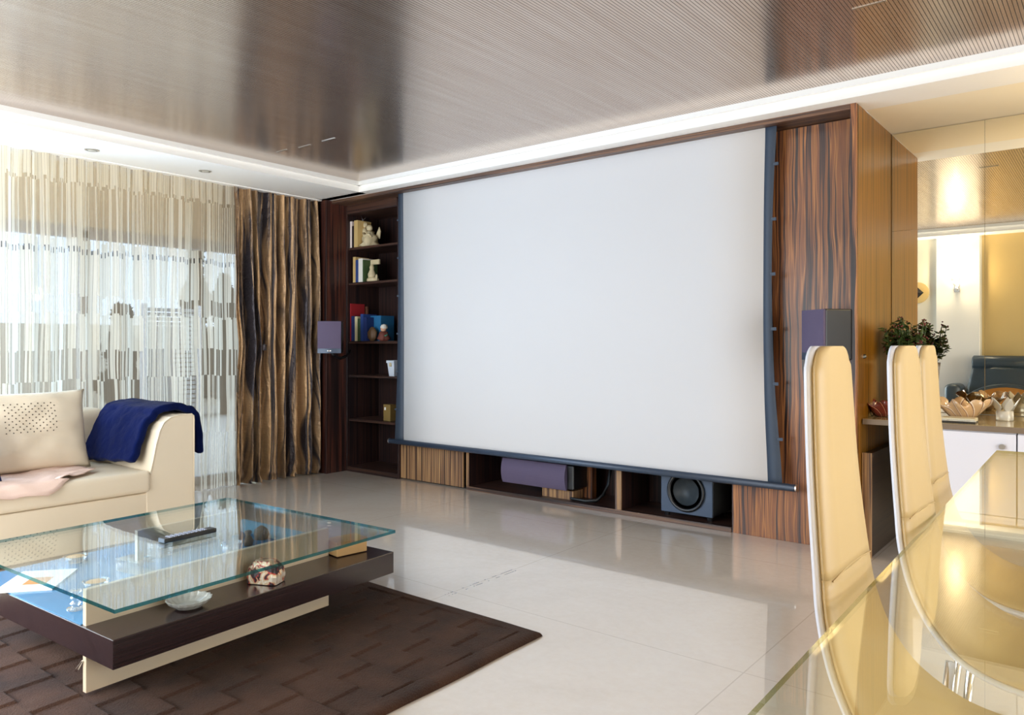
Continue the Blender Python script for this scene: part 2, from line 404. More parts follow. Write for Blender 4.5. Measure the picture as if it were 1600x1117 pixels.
# small metal air slots let into the ribbed ceiling
def Zp(px, py, z):
    l = (px-800)/1185; s, c = math.sin(R(38.719)), math.cos(R(38.719)); v = (538-py)/1185; tt = (z-1.16)/v
    return ((-s+l*c)*tt, (c+l*s)*tt)
for i, (p0, p1) in enumerate((((431, 237.5), (449, 233.5)), ((466, 230.5), (486, 226)), ((503, 220.5), (524, 215.5)), ((1331, 13), (1386, 1.5)))):
    a = Zp(*p0, ZC); c = Zp(*p1, ZC); ym = (a[1]+c[1])/2
    o = box('air_slot', M['steel'], (a[0], c[0], ym-.005, ym+.005, ZC-.003, ZC+.003))
    tag(o, ['slim metal air slot in the ribbed ceiling, leftmost of three', 'slim metal air slot in the ribbed ceiling, middle of three', 'slim metal air slot in the ribbed ceiling, rightmost of three', 'slim metal air slot in the ribbed ceiling near the top right'][i], 'vent', 'air slots in the ceiling')

# ------------------------------------------------------------------ media wall
fr = empty('wood_surround', (-1.12, 4.4, 0), 0, 'dark striped wood surround with corner pillars and top board framing the screen', 'surround')
def keep(o, p):      # a part built in room coordinates keeps its place and its grain under its thing
    o.parent = p; o.matrix_parent_inverse = Matrix.LocRotScale(p.location, p.rotation_euler, None).inverted(); return o
def kbox(name, mat, a, p, bevel=.0015): return keep(box(name, mat, a, None, bevel), p)
kbox('side_panel', M['wood_red'], (-5.86, -5.55, 4.26, 4.90, 0, ZS), fr)
kbox('front_stile', M['wood'], (-1.132, -1.102, 4.32, 4.345, 0, ZS), fr)
kbox('side_panel', M['wood_gold'], (-1.125, -1.10, 4.345, 5.13, .0, ZS), fr)
kbox('top_board', M['wood_x'], (-5.55, -1.132, 4.32, 4.345, 2.425, ZS), fr)
kbox('top_slot', M['wood_x'], (-5.55, -1.132, 4.345, 4.90, 2.43, ZS), fr)
# bookcase
bc = empty('bookcase', (-5.2, 4.66, 0), 0, 'dark wood bookcase niche with open shelves beside the screen', 'bookcase')
kbox('side_panel', M['inner'], (-5.55, -5.53, 4.48, 4.86, 0, 2.42), bc)
kbox('side_panel', M['inner'], (-4.865, -4.84, 4.485, 4.86, 0, 2.42), bc)
kbox('back_panel', M['inner'], (-5.53, -4.865, 4.86, 4.88, 0, 2.42), bc)
kbox('top_board', M['shelfwood'], (-5.53, -4.865, 4.48, 4.86, 2.35, 2.43), bc)
kbox('base_board', M['shelfwood'], (-5.53, -4.865, 4.48, 4.86, 0, .045), bc)
SH = [2.045, 1.725, 1.19, .88, .48]
for z in SH: kbox('shelf', M['shelfwood'], (-5.53, -4.865, 4.50, 4.86, z-.022, z), bc)
# tall panel right of the screen and the low cabinet
tpo = box('tall_panel', M['wood'], (-1.868, -1.125, 4.50, 4.53, .0, 2.425), None, .0015)
tag(tpo, 'tall boldly striped wood panel right of the screen', 'panel')
bpn = box('screen_back_panel', M['wood'], (-4.84, -1.868, 4.80, 4.82, .34, 2.43), None, .0015)
tag(bpn, 'wood panel behind the lowered projection screen', 'panel')
lc = empty('media_cabinet', (-3.3, 4.66, 0), 0, 'low striped wood cabinet under the screen with two open niches', 'cabinet')
kbox('door', M['wood_band'], (-4.838, -4.112, 4.50, 4.52, .012, .335), lc)
kbox('plinth', M['black'], (-4.838, -1.87, 4.53, 4.54, 0, .012), lc)
kbox('side_panel', M['inner'], (-4.072, -4.045, 4.50, 4.90, .0, .335), lc)
kbox('divider', M['inner'], (-2.700, -2.654, 4.518, 4.90, .0, .335), lc)
kbox('divider_edge', M['wood_band'], (-2.702, -2.652, 4.50, 4.518, .0, .335), lc)
kbox('bottom_board', M['shelfwood'], (-4.045, -2.702, 4.50, 4.90, .0, .03), lc)
kbox('bottom_board', M['shelfwood'], (-2.652, -1.87, 4.50, 4.90, .0, .03), lc)
kbox('edge_band', M['wood_x'], (-4.072, -1.87, 4.494, 4.4995, .0, .031), lc)
kbox('edge_band', M['wood_band'], (-4.072, -4.045, 4.494, 4.4995, .0315, .334), lc)
kbox('back_panel', M['inner'], (-4.838, -1.87, 4.90, 4.92, .0, .335), lc)
kbox('top_board', M['wood_x'], (-4.838, -1.87, 4.54, 4.92, .335, .36), lc)
# projection screen
ps = empty('projection_screen', (-3.18, 4.42, 0), 0, 'large white tensioned projector screen with dark side borders, fully lowered', 'screen')
YS = 4.40
nz = 40; z0, z1 = .335, 2.46
def lerp(z, tab):
    if z >= tab[0][0]: return tab[0][1]
    for (a, x), (b, y) in zip(tab, tab[1:]):
        if z >= b:
            t = (z-b)/(a-b)
            return y+(x-y)*t
    return tab[-1][1]
def curve(tab):      # smooth the table
    return lambda z: sum(lerp(z+k*.05, tab) for k in range(-3, 4))/7
wl = curve([(2.45, -4.699), (1.2, -4.688), (.34, -4.692)])
wr = curve([(2.45, -1.622), (2.0, -1.632), (1.3, -1.636), (.8, -1.628), (.34, -1.606)])
bl = curve([(2.45, -4.760), (1.9, -4.758), (1.2, -4.764), (.8, -4.776), (.34, -4.803)])
br = curve([(2.45, -1.552), (2.25, -1.568), (1.9, -1.582), (1.5, -1.587), (.95, -1.572), (.34, -1.520)])
def strip(f0, f1, y, nx=2):
    return [[(f0(z)+(f1(z)-f0(z))*i/nx, y, z) for i in range(nx+1)] for z in [z0+(z1-z0)*j/nz for j in range(nz+1)]]
def solidgrid(name, pts, mat, p, th=.002):
    o = MB().grid(pts).build(name, mat, None, smooth=True, solid=th); return keep(o, p)
solidgrid('fabric', strip(wl, wr, YS, 8), M['screen'], ps)
solidgrid('border', strip(bl, wl, YS, 2), M['border'], ps)
solidgrid('border', strip(wr, br, YS, 2), M['border'], ps)
bb = MB().tube([(-4.86, YS-.005, .338), (-1.445, YS-.005, .338)], .021, 20).build('bottom_bar', M['bar'], None, smooth=False)
for p_ in bb.data.polygons: p_.use_smooth = len(p_.vertices) == 4
keep(bb, ps)
for xx in (-4.863, -1.442): keep(MB().tube([(xx-.004, YS-.005, .338), (xx+.004, YS-.005, .338)], .022, 20).build('end_cap', M['steel'], None), ps)
for z in (2.21, 1.89, 1.57, 1.25, .93, .61):
    keep(MB().box(br(z)-.01, br(z)+.022, YS-.003, YS+.003, z-.009, z+.009).build('cord_guide', M['border'], None), ps)
    keep(MB().box(bl(z)-.014, bl(z)+.01, YS-.003, YS+.003, z-.007, z+.007).build('cord_guide', M['border'], None), ps)

# speakers
def speaker_small(name, loc, rz, label):
    e = empty(name, loc, rz, label, 'speaker')
    MB().box(-.10, .10, .0, .16, 0, .275).build('cabinet', M['black'], e, .008, seg=3)
    b = MB(); pts = []
    for j, z in enumerate((.035, .27)):
        pts.append([(x, -.012-.012*(1-(x/.098)**2), z) for x in [-.098+.196*i/12 for i in range(13)]])
    b.grid(pts); b.grid([[(x, .0, z) for x in (-.098, .098)] for z in (.035, .27)])
    MB().rings([[(x, -.012-.014*(1-(x/.098)**2), z) for x in [-.098+.196*i/12 for i in range(13)]]+[(.098, .001, z), (-.098, .001, z)] for z in (.04, .272)]).build('grille', M['grille'], e)
    MB().rings([[(x, -.012-.014*(1-(x/.098)**2), z) for x in [-.098+.196*i/12 for i in range(13)]]+[(.098, .001, z), (-.098, .001, z)] for z in (.0, .039)]).build('trim_strip', M['bar'], e)
    MB().box(-.016, .016, -.031, -.024, .014, .026).build('badge', M['chrome'], e, .003)
    MB().tube([(0, .15, .06), (0, .2, .03), (.02, .25, .01), (.02, .30, .02)], .012, 10).build('bracket', M['black'], e, smooth=True)
    return e
speaker_small('loudspeaker', (-5.27, 4.08, 1.085), R(45), 'small purple-grilled speaker by the bookcase and brown curtain')
speaker_small('loudspeaker', (-1.300, 4.255, 1.075), R(-39), 'small purple-grilled speaker on the tall panel, half behind the nearest chair')

def px_x(px, Y):     # where a sight line through this column of the photo meets the plane Y
    l = (px-800)/1185; a = R(38.719); return Y*(-math.sin(a)+l*math.cos(a))/(math.cos(a)+l*math.sin(a))
ws = [o for o in COL.objects if o.name == 'loudspeaker'][0]
o = MB().tube([(px_x(519, 4.17), 4.17, 1.082), (px_x(523, 4.22), 4.22, 1.055), (px_x(531, 4.30), 4.30, 1.035), (px_x(541, 4.40), 4.40, 1.055), (px_x(547, 4.47), 4.47, 1.10)], .013, 10).build('curved_arm', M['black'], None, smooth=True); keep(o, ws)
# centre speaker and subwoofer
e = empty('center_speaker', (px_x(787, 4.52), 4.52, .105), 0, 'long purple-grilled centre speaker lying in the left niche', 'speaker')
W = px_x(886, 4.52)-px_x(787, 4.52)
prof = lambda g, d: [(-.0+g, -.012-.02*math.sin(math.pi*z/.185)+d, z) for z in [.0+.185*i/10 for i in range(11)]]
def extr(x0, x1, back): 
    pr = [(-.012-.022*math.sin(math.pi*i/10), .185*i/10) for i in range(11)]
    ring = lambda x: [(x, y, z) for y, z in pr]+[(x, back, .185), (x, back, 0)]
    return MB().rings([ring(x0), ring(x1)])
extr(0, W, .002).build('grille', M['grille'], e)
MB().box(.004, W+.055, .002, .20, .004, .182).build('cabinet', M['black'], e, .012, seg=3)
MB().lathe([(.0, 0), (.03, .0), (.03, .004), (0, .004)], (0, 0, 0), 6).build('foot', M['black'], e).location = (.3, .1, -.014)
e2 = tag(box('speaker_stand_block', M['wood_band'], (px_x(850, 4.58), px_x(898, 4.58), 4.56, 4.72, .031, .095)), 'small striped wood block carrying the centre speaker', 'stand')
MB_ = MB().box(px_x(900, 4.7), px_x(925, 4.7), 4.70, 4.76, .031, .32)
tag(MB_.build('wood_post', M['wood'], None, .001), 'upright striped wood post in the left niche behind the speaker', 'post')
cb = MB().tube([(px_x(885, 4.60), 4.60, .05), (px_x(895, 4.56), 4.56, .042), (px_x(915, 4.56), 4.56, .04), (px_x(932, 4.58), 4.58, .05), (px_x(943, 4.62), 4.62, .09), (px_x(950, 4.66), 4.66, .16), (px_x(954, 4.7), 4.7, .26), (px_x(955, 4.74), 4.74, .33)], .012, 10)
tag(cb.build('speaker_cable', M['darkgreen'], None, smooth=True), 'thick black cable looping in the left niche', 'cable')
sx0, sx1 = px_x(1033, 4.54), px_x(1113, 4.54)
e = empty('subwoofer', ((sx0+sx1)/2, 4.54, .031), 0, 'blue-grey subwoofer with round cone in the right niche', 'speaker')
hw = (sx1-sx0)/2
MB().box(-hw, hw, .012, .30, .028, .298).build('cabinet', M['black'], e, .004, seg=3)
MB().box(-hw, hw, 0, .012, .028, .298).build('baffle', M['subface'], e, .003, seg=3)
cz = .175
for o, prf, mt in (('cone', [(.125, 0), (.118, -.008), (.11, .0), (.10, .0), (.09, .0), (.045, .022), (.042, .018), (.001, .010)], 'cone'), ('surround', [(.128, .002), (.132, -.006), (.124, -.013), (.112, -.010), (.108, .002)], 'black')):
    b = MB(); n = 40
    rs = [[(r*math.cos(2*math.pi*i/n), -(-y_) if False else y_-.004, cz+r*math.sin(2*math.pi*i/n)) for i in range(n)] for r, y_ in prf]
    b.rings(rs, o == 'cone'); b.build(o, M[mt], e, smooth=True)
MB().box(-.022, .022, -.004, .0, .050, .060).build('badge', M['chrome'], e, .001)
for x in (-hw+.03, hw-.03):
    for y in (.03, .27): MB().lathe([(.016, 0), (.020, .028)], (x, y, 0), 12).build('foot', M['black'], e)

# ------------------------------------------------------------------ things on the bookcase shelves
cols = {'w': lin(236, 220, 214), 'tan': lin(206, 176, 118), 'dark': lin(40, 26, 30), 'blue': lin(40, 66, 128), 'white': lin(232, 230, 222), 'green': lin(60, 84, 50), 'red': lin(150, 34, 40), 'navy': lin(26, 44, 96), 'cream': lin(222, 210, 170), 'sky': lin(40, 110, 160), 'brown': lin(96, 58, 40), 'lav': lin(190, 194, 206)}
pages = plain('book_pages', lin(226, 216, 192), .9)
cmat = {k: plain('cover_'+n, v, .5) for (k, v), n in zip(cols.items(), ['pinkwhite', 'tan', 'dark', 'blue', 'white', 'green', 'red', 'navy', 'cream', 'skyblue', 'brown', 'lavender'])}
def book(x0, x1, z, h, c, label, grp, depth=.16, y=4.515):
    e = empty('book', ((x0+x1)/2, y, z), 0, label, 'book', grp); wd = (x1-x0)/2
    b = MB(); b.box(-wd, wd, 0, .003, 0, h); b.box(-wd, -wd+.0025, 0.003, depth, 0, h); b.box(wd-.0025, wd, .003, depth, 0, h)
    b.build('cover', cmat[c], e)
    MB().box(-wd+.0025, wd-.0025, .003, depth-.004, .003, h-.004).build('page_block', pages, e)
    return e
def row(z, items, grp, y=4.515):
    for p0, p1, h, c, lab in items: book(px_x(p0, y), px_x(p1, y)-.0008, z, h, c, lab, grp, y=y)
row(2.045, [(545.5, 549.8, .245, 'w', 'pinkish white book, first on the top shelf'), (550, 553, .20, 'dark', 'dark thin book between the white and tan ones on the top shelf'), (553.2, 558.8, .248, 'tan', 'tan book next to the cream statuette on the top shelf')], 'books on the top shelf')
row(1.725, [(551.5, 555.5, .235, 'tan', 'tan tall book, first on the second shelf'), (555.8, 559.8, .205, 'blue', 'blue book with white title on the second shelf'), (560, 566.5, .215, 'white', 'white thick book on the second shelf'), (566.8, 568.8, .20, 'green', 'slim green book right of the white one')], 'books on the second shelf')
row(1.19, [(545.5, 548.5, .345, 'red', 'tall red book, first on the third shelf'), (549, 554, .23, 'navy', 'dark blue book right of the tall red one'), (554.3, 558.5, .225, 'cream', 'cream narrow book on the third shelf'), (558.8, 563, .205, 'green', 'short dark green book on the third shelf'), (563.2, 567.5, .245, 'blue', 'blue book in the middle of the third shelf'), (567.8, 573, .215, 'navy', 'navy book with white marks beside the sky-blue one'), ], 'books on the third shelf')
book(px_x(573, 4.60), px_x(595, 4.60), 1.19, .23, 'sky', 'wide sky-blue book turned cover forward behind the figurines', 'books on the third shelf', y=4.60)
tag(box('book', cmat['brown'], (px_x(549, 4.68), px_x(572, 4.68), 4.69, 4.71, 1.19, 1.515), None, .002), 'large dark red-brown book standing cover forward behind the third-shelf row', 'book')
def blob(name, prof, c, mat, n=18, sx=1, sy=1, amp=0, parent=None, seed=0):
    o = MB(); rs = []
    for k, (r, z) in enumerate(prof):
        rs.append([(c[0]+(r*(1+amp*fbm(math.cos(a)*2+seed, math.sin(a)*2, z*30)))*math.cos(a)*sx, c[1]+(r*(1+amp*fbm(math.cos(a)*2+seed, math.sin(a)*2, z*30)))*math.sin(a)*sy, c[2]+z) for a in [2*math.pi*i/n for i in range(n)]])
    o.rings(rs); return o.build(name, mat, parent, smooth=True)
ivory = plain('ivory_resin', lin(222, 206, 168), .55, bump=.4, bscale=80, var=.3)
silver = plain('old_silver', (.5, .52, .56), .3, 1)
xs = px_x(575, 4.60)
e = empty('statuette', (xs, 4.60, 2.045), 0, 'cream seated angel statuette with a silver dragonfly on top shelf', 'figurine')
blob('robe', [(.05, 0), (.075, .015), (.07, .05), (.052, .09), (.04, .12), (.032, .145), (.012, .155)], (.03, 0, 0), ivory, amp=.7, parent=e)
blob('head', [(.006, .150), (.024, .160), (.028, .182), (.02, .2), (.003, .207)], (.028, -.005, 0), ivory, amp=.3, parent=e)
blob('companion_robe', [(.04, 0), (.05, .03), (.045, .09), (.05, .14), (.035, .18), (.012, .19)], (-.045, .01, 0), ivory, amp=.8, parent=e, seed=4)
blob('companion_head', [(.006, .185), (.022, .195), (.026, .215), (.018, .232), (.003, .238)], (-.045, .005, 0), ivory, amp=.3, parent=e, seed=2)
MB().tube([(-.02, -.03, .13), (.02, -.055, .10), (.06, -.04, .115), (.075, -.02, .09)], [.016, .014, .012, .01], 10).build('arm', ivory, e, smooth=True)
for q_, s_ in ((.05, 1), (-.01, -1)):
    MB().rings([[(q_+s_*.0, .04, .10), (q_+s_*.045, .05, .19), (q_+s_*.06, .052, .15), (q_+s_*.05, .05, .08)], [(q_+s_*.0, .05, .10), (q_+s_*.045, .06, .19), (q_+s_*.06, .062, .15), (q_+s_*.05, .06, .08)]]).build('wing', ivory, e, .003)
MB().tube([(-.07, 0, .225), (-.075, 0, .27), (-.095, 0, .30)], [.008, .005, .002], 8).add([(-.08, 0, .255), (-.03, 0, .285), (-.035, 0, .272)], [(0, 1, 2)]).build('dragonfly', silver, e)
xs = px_x(581, 4.56)
e = empty('ivory_ornament', (xs, 4.56, 1.725), 0, 'cream carved bookend with small figures on the second shelf', 'ornament')
b = MB(); b.box(-.085, .06, .03, .05, .16, .205); b.box(-.085, -.05, .03, .05, 0, .205); b.build('frame', ivory, e, .004)
blob('base', [(.05, 0), (.062, .012), (.055, .03), (.045, .04)], (.01, 0, 0), ivory, sx=1.1, sy=.6, amp=.3, parent=e)
blob('figure', [(.03, .035), (.032, .07), (.018, .11), (.022, .13), (.012, .155), (.002, .16)], (.0, 0, 0), ivory, amp=.3, parent=e)
blob('small_candle', [(.010, .0), (.010, .05), (.004, .065)], (.075, -.01, 0), ivory, parent=e)
xs = px_x(600, 4.56)
e = empty('clown_figurine', (xs, 4.56, 1.19), 0, 'small seated figurine with white curly hair on third shelf', 'figurine')
blob('body', [(.03, 0), (.05, .02), (.042, .06), (.025, .085)], (.0, 0, 0), plain('figurine_cloth', lin(120, 60, 50), .7, var=.5), amp=.5, parent=e)
blob('head', [(.01, .08), (.026, .095), (.028, .115), (.006, .13)], (-.005, 0, 0), plain('figurine_skin', lin(206, 160, 130), .6), parent=e)
blob('hair', [(.030, .11), (.034, .125), (.024, .145), (.003, .152)], (-.003, .004, 0), plain('figurine_hair', lin(216, 214, 206), .9, bump=.6), amp=.3, parent=e)
MB().tube([(.03, -.02, .05), (.055, -.03, .045), (.07, -.02, .06)], .007, 8).build('arm', plain('figurine_sleeve', lin(60, 110, 90), .7), e, smooth=True)
tag(blob('bird_figurine', [(.018, 0), (.04, .03), (.036, .08), (.022, .12), (.003, .13)], (px_x(581, 4.54), 4.545, 1.19), plain('bronze_resin', lin(96, 70, 44), .5, var=.4), amp=.5, sx=1.1, sy=.7), 'small bronze brown owl-like figurine before the sky-blue book', 'figurine')
xs = px_x(616, 4.58)
e = empty('square_pot', (xs, 4.58, .88), 0, 'white square tapered pot on the fourth shelf beside the screen border', 'vase')
def sq(h, z): return [(-h, -h, z), (h, -h, z), (h, h, z), (-h, h, z)]
MB().rings([sq(.032, 0), sq(.044, .115), sq(.05, .116), sq(.05, .138), sq(.042, .139), sq(.036, .05)]).build('pot', plain('pot_glaze', lin(206, 216, 230), .4), e, .002)
blob('drip_mark', [(.012, .085), (.014, .10), (.01, .12)], (.0, -.044, 0), ivory, parent=e)
xs = px_x(609, 4.60)
e = empty('gold_box', (xs, 4.60, .48), 0, 'small olive gold box on the lowest shelf of the bookcase', 'box')
MB().box(-.045, .045, -.035, .035, .0, .145).build('body', plain('olive_card', lin(136, 112, 62), .5), e, .002)
MB().box(-.032, -.012, -.0365, -.035, .095, .12).build('sticker', M['white'], e)

# ------------------------------------------------------------------ curtains
def curtain(name, X0, y0, y1, mat, seed, per, amp, sharp=1.0, dy=.006, z0=.008, z1=ZS-.004, nz=46, wig=.02, stretch=1.6, knot=None):
    random.seed(seed)
    n = int((y1-y0)/dy); ph = [random.uniform(0, 6.28) for _ in range(8)]
    rows = []; uvs = []
    for j in range(nz+1):
        z = z0+(z1-z0)*j/nz; t = 1-(z-z0)/(z1-z0); r = []
        for i in range(n+1):
            y = y0+(y1-y0)*i/n
            yy = y+wig*t*fbm(y*2.2, z*.6, seed)+.35*wig*t*fbm(y*6, z*2.5, seed+9)
            p = 2*math.pi*yy/per
            f = math.sin(p+1.3*math.sin(p*.37+ph[0])+ph[1])+.45*math.sin(p*1.9+1.1*math.sin(p*.23+ph[2])+ph[3])
            f = math.copysign(abs(f)**sharp, f)
            a = amp*(.55+.45*min(1, t*3))*(1+.5*fbm(y*1.7, seed))
            x = X0+a*f+.25*amp*fbm(y*14, z*3, seed+3)
            y2 = yy
            if knot:
                dk = math.hypot((y-knot[0])/.20, (z-knot[1])/.28)
                y2 += -(y-knot[0])*.22*math.exp(-dk*dk); x += .03*math.exp(-dk*dk*1.5)
                tb = max(0, .16-z)/.16
                x += tb*.035*fbm(y*11, z*18, 5); y2 += tb*.02*fbm(y*9, z*20, 8)
            r.append((x, y2, z)); uvs.append((i/n*(y1-y0)*stretch, z))
        rows.append(r)
    b = MB().grid(rows); b.uv = uvs
    return b.build(name, mat, None, smooth=True)
o = curtain('sheer_curtain', -5.66, 1.42, 3.44, M['sheer'], 3, .15, .036, .8, dy=.006, wig=.03)
tag(o, 'long cream sheer curtain with woven stripe rows behind the sofa', 'curtain')
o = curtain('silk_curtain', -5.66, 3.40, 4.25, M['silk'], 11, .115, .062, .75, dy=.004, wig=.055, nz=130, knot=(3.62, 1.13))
tag(o, 'bronze brown silk drape gathered in deep folds by the bookcase', 'curtain')
tag(box('curtain_track', M['white'], (-5.70, -5.60, -.38, 4.25, ZS-.006, ZS+.001)), 'white track in the soffit above the curtains', 'curtain track')
cs = MB().lathe([(.012, 0), (.018, .01), (.014, .03), (.02, .045), (.004, .052)], (0, 0, 0), 14)
o = cs.build('tieback_knob', M['silk'], None, smooth=True); o.location = (-5.53, 3.62, 1.11); tag(o, 'bunched brown knob holding the silk drape', 'tieback')

# ------------------------------------------------------------------ outside the window
struct(box('terrace', plain('terrace_stone', lin(210, 205, 198), .8, var=.1), (-16, -6.1, -3, 14, -.15, -.02)))
gw = struct(box('wall_garden', plain('garden_wall', lin(214, 206, 190), .9, var=.05), (-13.9, -13.7, -3, 14, -.1, 1.5)))
leafm = plain('cypress_leaf', lin(34, 40, 32), .8, var=.4)
def tree(loc, h, r, label, seed):
    random.seed(seed); e = empty('garden_tree', loc, 0, label, 'tree', 'trees behind the terrace')
    MB().tube([(0, 0, -.02), (0.02, 0, h*.5), (0, 0, h*.85)], [.07, .05, .02], 8).build('trunk', plain('bark', lin(70, 56, 44), .9), e)
    b = MB()
    for k in range(5200):
        z = random.uniform(.1, 1)**.9; rr = r*(1.05-z)**.6*(.5+.5*random.random())*(1+.4*math.sin(z*19+seed)); a = random.uniform(0, 6.283)
        p = Vector((rr*math.cos(a), rr*math.sin(a), z*h)); s_ = random.uniform(.04, .10)
        d1 = Vector((random.gauss(0, 1), random.gauss(0, 1), random.gauss(0, 1))).normalized(); d2 = d1.orthogonal().normalized()
        b.add([p-d1*s_, p+d2*s_*.5, p+d1*s_, p-d2*s_*.5], [(0, 1, 2, 3)])
    b.build('foliage', leafm, e)
tree((-11.8, 6.45, 0), 2.75, .30, 'slim dark tree outside, seen through the sheer near the silk drape', 1)
tree((-11.8, 6.95, 0), 2.3, .38, 'looser dark tree right beside the slim one outside', 5)
tree((-12.2, 5.45, 0), 1.75, .34, 'low dark tree outside, seen through the middle of the sheer', 2)
tree((-12.6, 7.9, 0), 2.6, .5, 'bushy dark tree outside, farthest right behind the silk drape', 7)
b = MB()
for k in range(24): b.box(-11.02, -10.98, 5.25, 6.02, .08+k*.068, .08+k*.068+.05)
e = empty('louvered_gate', (-11, 5.6, 0), 0, 'grey louvered gate outside beyond the sheer curtain', 'gate')
keep(b.build('slats', plain('gate_paint', lin(150, 152, 154), .6), None), e)
b = MB(); b.box(-11.04, -10.96, 5.18, 5.25, -.02, 1.75); b.box(-11.04, -10.96, 6.02, 6.09, -.02, 1.75); keep(b.build('post_frame', M['winframe'], None), e)

# ------------------------------------------------------------------ sofa
sf = empty('sofa', (-4.9, .9, 0), 0, 'cream leather sofa with low curved arm in front of the sheer curtain', 'sofa')
def rbox(a, p, name, mat, bev, seg=4):
    o = box(name, mat, a, None, bev, seg=seg); keep(o, p)
    for q in o.data.polygons: q.use_smooth = True
    return o
rbox((-5.38, -4.452, -.2, 2.20, .02, .29), sf, 'base', M['leather'], .012)
rbox((-5.10, -4.432, -.2, 2.150, .292, .418), sf, 'seat_cushion', M['leather'], .028, 6)
rbox((-5.40, -5.16, -.2, 2.22, .2, .745), sf, 'backrest', M['leather'], .06, 6)
prof = [(2.125, .02), (2.125, .30), (2.150, .40), (2.165, .47), (2.185, .57), (2.205, .645), (2.235, .695), (2.275, .722), (2.33, .733), (2.405, .733), (2.418, .722), (2.42, .70), (2.42, .02)]
ar = MB().rings([[(x, y, z) for y, z in prof] for x in (-5.40, -4.45)]).build('armrest', M['leather'], None, .008, seg=3); keep(ar, sf)
keep(MB().tube([(-4.450, y, z) for y, z in prof[2:]], .004, 6).build('piping', M['leather'], None, smooth=True), sf)
def pillow(name, mat, w_, h_, t_, parent=None, seed=0, crease=.006):
    n = 28; front = []; back = []
    for j in range(n+1):
        v = -1+2*j/n; rf = []; rb = []
        for i in range(n+1):
            u = -1+2*i/n
            pin = 1-.055*(1-abs(v)**3)*abs(u)**6-.0*v; pin2 = 1-.055*(1-abs(u)**3)*abs(v)**6
            th = t_/2*((1-abs(u)**2.6)*(1-abs(v)**2.6))**.5
            cr = crease*fbm(u*3, v*3, seed)*(1 if abs(u) < 1 and abs(v) < 1 else 0)
            y = w_/2*u*pin; z = h_/2*v*pin2
            rf.append((th+cr, y, z)); rb.append((-th+cr, y, z))
        front.append(rf); back.append(rb)
    b = MB(); b.grid(front); b.grid([r[::-1] for r in back])
    o = b.build(name, mat, parent, smooth=True)
    bm = bmesh.new(); bm.from_mesh(o.data); bmesh.ops.remove_doubles(bm, verts=bm.verts, dist=1e-5); bmesh.ops.recalc_face_normals(bm, faces=bm.faces); bm.to_mesh(o.data); bm.free()
    return o, front
e = empty('back_cushion', (-4.94, 1.66, .652), 0, 'large cream cushion with an eyelet pattern leaning on sofa back', 'cushion')
e.rotation_euler = (0, R(-12), R(0))
o, fg = pillow('cover', M['leather'], .68, .48, .17, e, 2, .012)
b = MB()
for r_ in range(11):
    for c_ in range(8):
        y = .065-.245+ (c_+(.5 if r_ % 2 else 0))*.0345+.06; z = .155-r_*.0165
        u = y/.34; v = z/.24
        th = .17/2*((1-abs(u)**2.6)*(1-abs(v)**2.6))**.5+.012*fbm(u*3, v*3, 2)
        b.lathe([(.0001, 0), (.0036, 0.0), (.0036, .001), (.0001, .001)], (0, 0, 0), 8)
        k = len(b.v)-32
        for q in range(k, len(b.v)):
            x_, y_, z_ = b.v[q]; b.v[q] = (th+.0006+z_, y+x_, z+y_)
b.build('eyelet_pattern', plain('eyelet', lin(70, 58, 46), .5), e)
e = empty('navy_cushion', (-4.70, 1.235, .60), 0, 'navy blue cushion at the left edge on the sofa seat', 'cushion')
e.rotation_euler = (0, R(-16), R(0)); pillow('cover', M['navy'], .44, .36, .13, e, 5, .008)
# navy throw over the arm
s_prof = [(2.080, .47), (2.115, .54), (2.145, .62), (2.18, .70), (2.225, .752), (2.30, .772), (2.38, .774), (2.445, .758), (2.482, .715), (2.495, .65), (2.505, .57), (2.51, .47)]
P_ = [Vector(p) for p in s_prof]; rows = []
nx = 44; ns = 60
for i in range(nx+1):
    x = -5.19+(5.19-4.53)*i/nx; r = []
    for k in range(ns+1):
        q = k/ns*(len(P_)-1); a = min(int(q), len(P_)-2); p = P_[a].lerp(P_[a+1], q-a)
        if k < 14: p = p + (P_[0]-P_[1]).normalized()*(.05*(1-i/nx)+.004*math.sin(i*.5))*(1-k/14)
        off = .012*fbm(x*9, k*.18, 1)+.006*fbm(x*30, k*.7, 2)
        nrm = Vector((0, -math.cos(min(1, k/ns*1.4)*1.6), math.sin(min(1, k/ns*1.6)*1.6)))
        r.append((x+.012*fbm(k*.2, 3, 1)*(1 if i in (0, nx) else .6), p.x+nrm.y*off, p.y+nrm.z*off))
    rows.append(r)
o = MB().grid(rows).build('throw_blanket', M['throw'], None, smooth=True, solid=.046)
tag(o, 'navy fleece throw draped over the sofa arm', 'blanket')
sb_ = o.modifiers.new('sub', 'SUBSURF'); sb_.levels = 1; sb_.render_levels = 1
o = MB().box(-4.90, -4.60, 2.455, 2.478, .38, .50).build('blanket_edge', M['throw'], o, .008)
# pink linen on the seat
rows = []
for i in range(61):
    y = .2+1.72*i/60; r = []
    for j in range(41):
        s = j/40
        edge = .04*fbm(y*4, 1)+ (max(0, y-1.62)*.5)
        x = -5.02+(.62-edge)*s + .01*fbm(y*8, s*6)
        fold = abs(fbm(y*7, s*5, 2))*.016+abs(fbm(y*19, s*12, 4))*.008+ (.012 if s > .93 else 0)*abs(fbm(y*12, 0, 4))
        z = .424+fold
        if x > -4.45: z -= (x+4.45)*1.2
        if i > 50: z += .006
        yo = y+.05*fbm(s*5, y*2, 6) - (.1*(s > .8)*(s-.8)*5 if i > 52 else 0)
        r.append((x, yo, z))
    rows.append(r)
tag(MB().grid(rows).build('linen_cloth', M['pink'], None, smooth=True, solid=.004), 'crumpled pale pink linen cloth spread over the sofa seat', 'cloth')

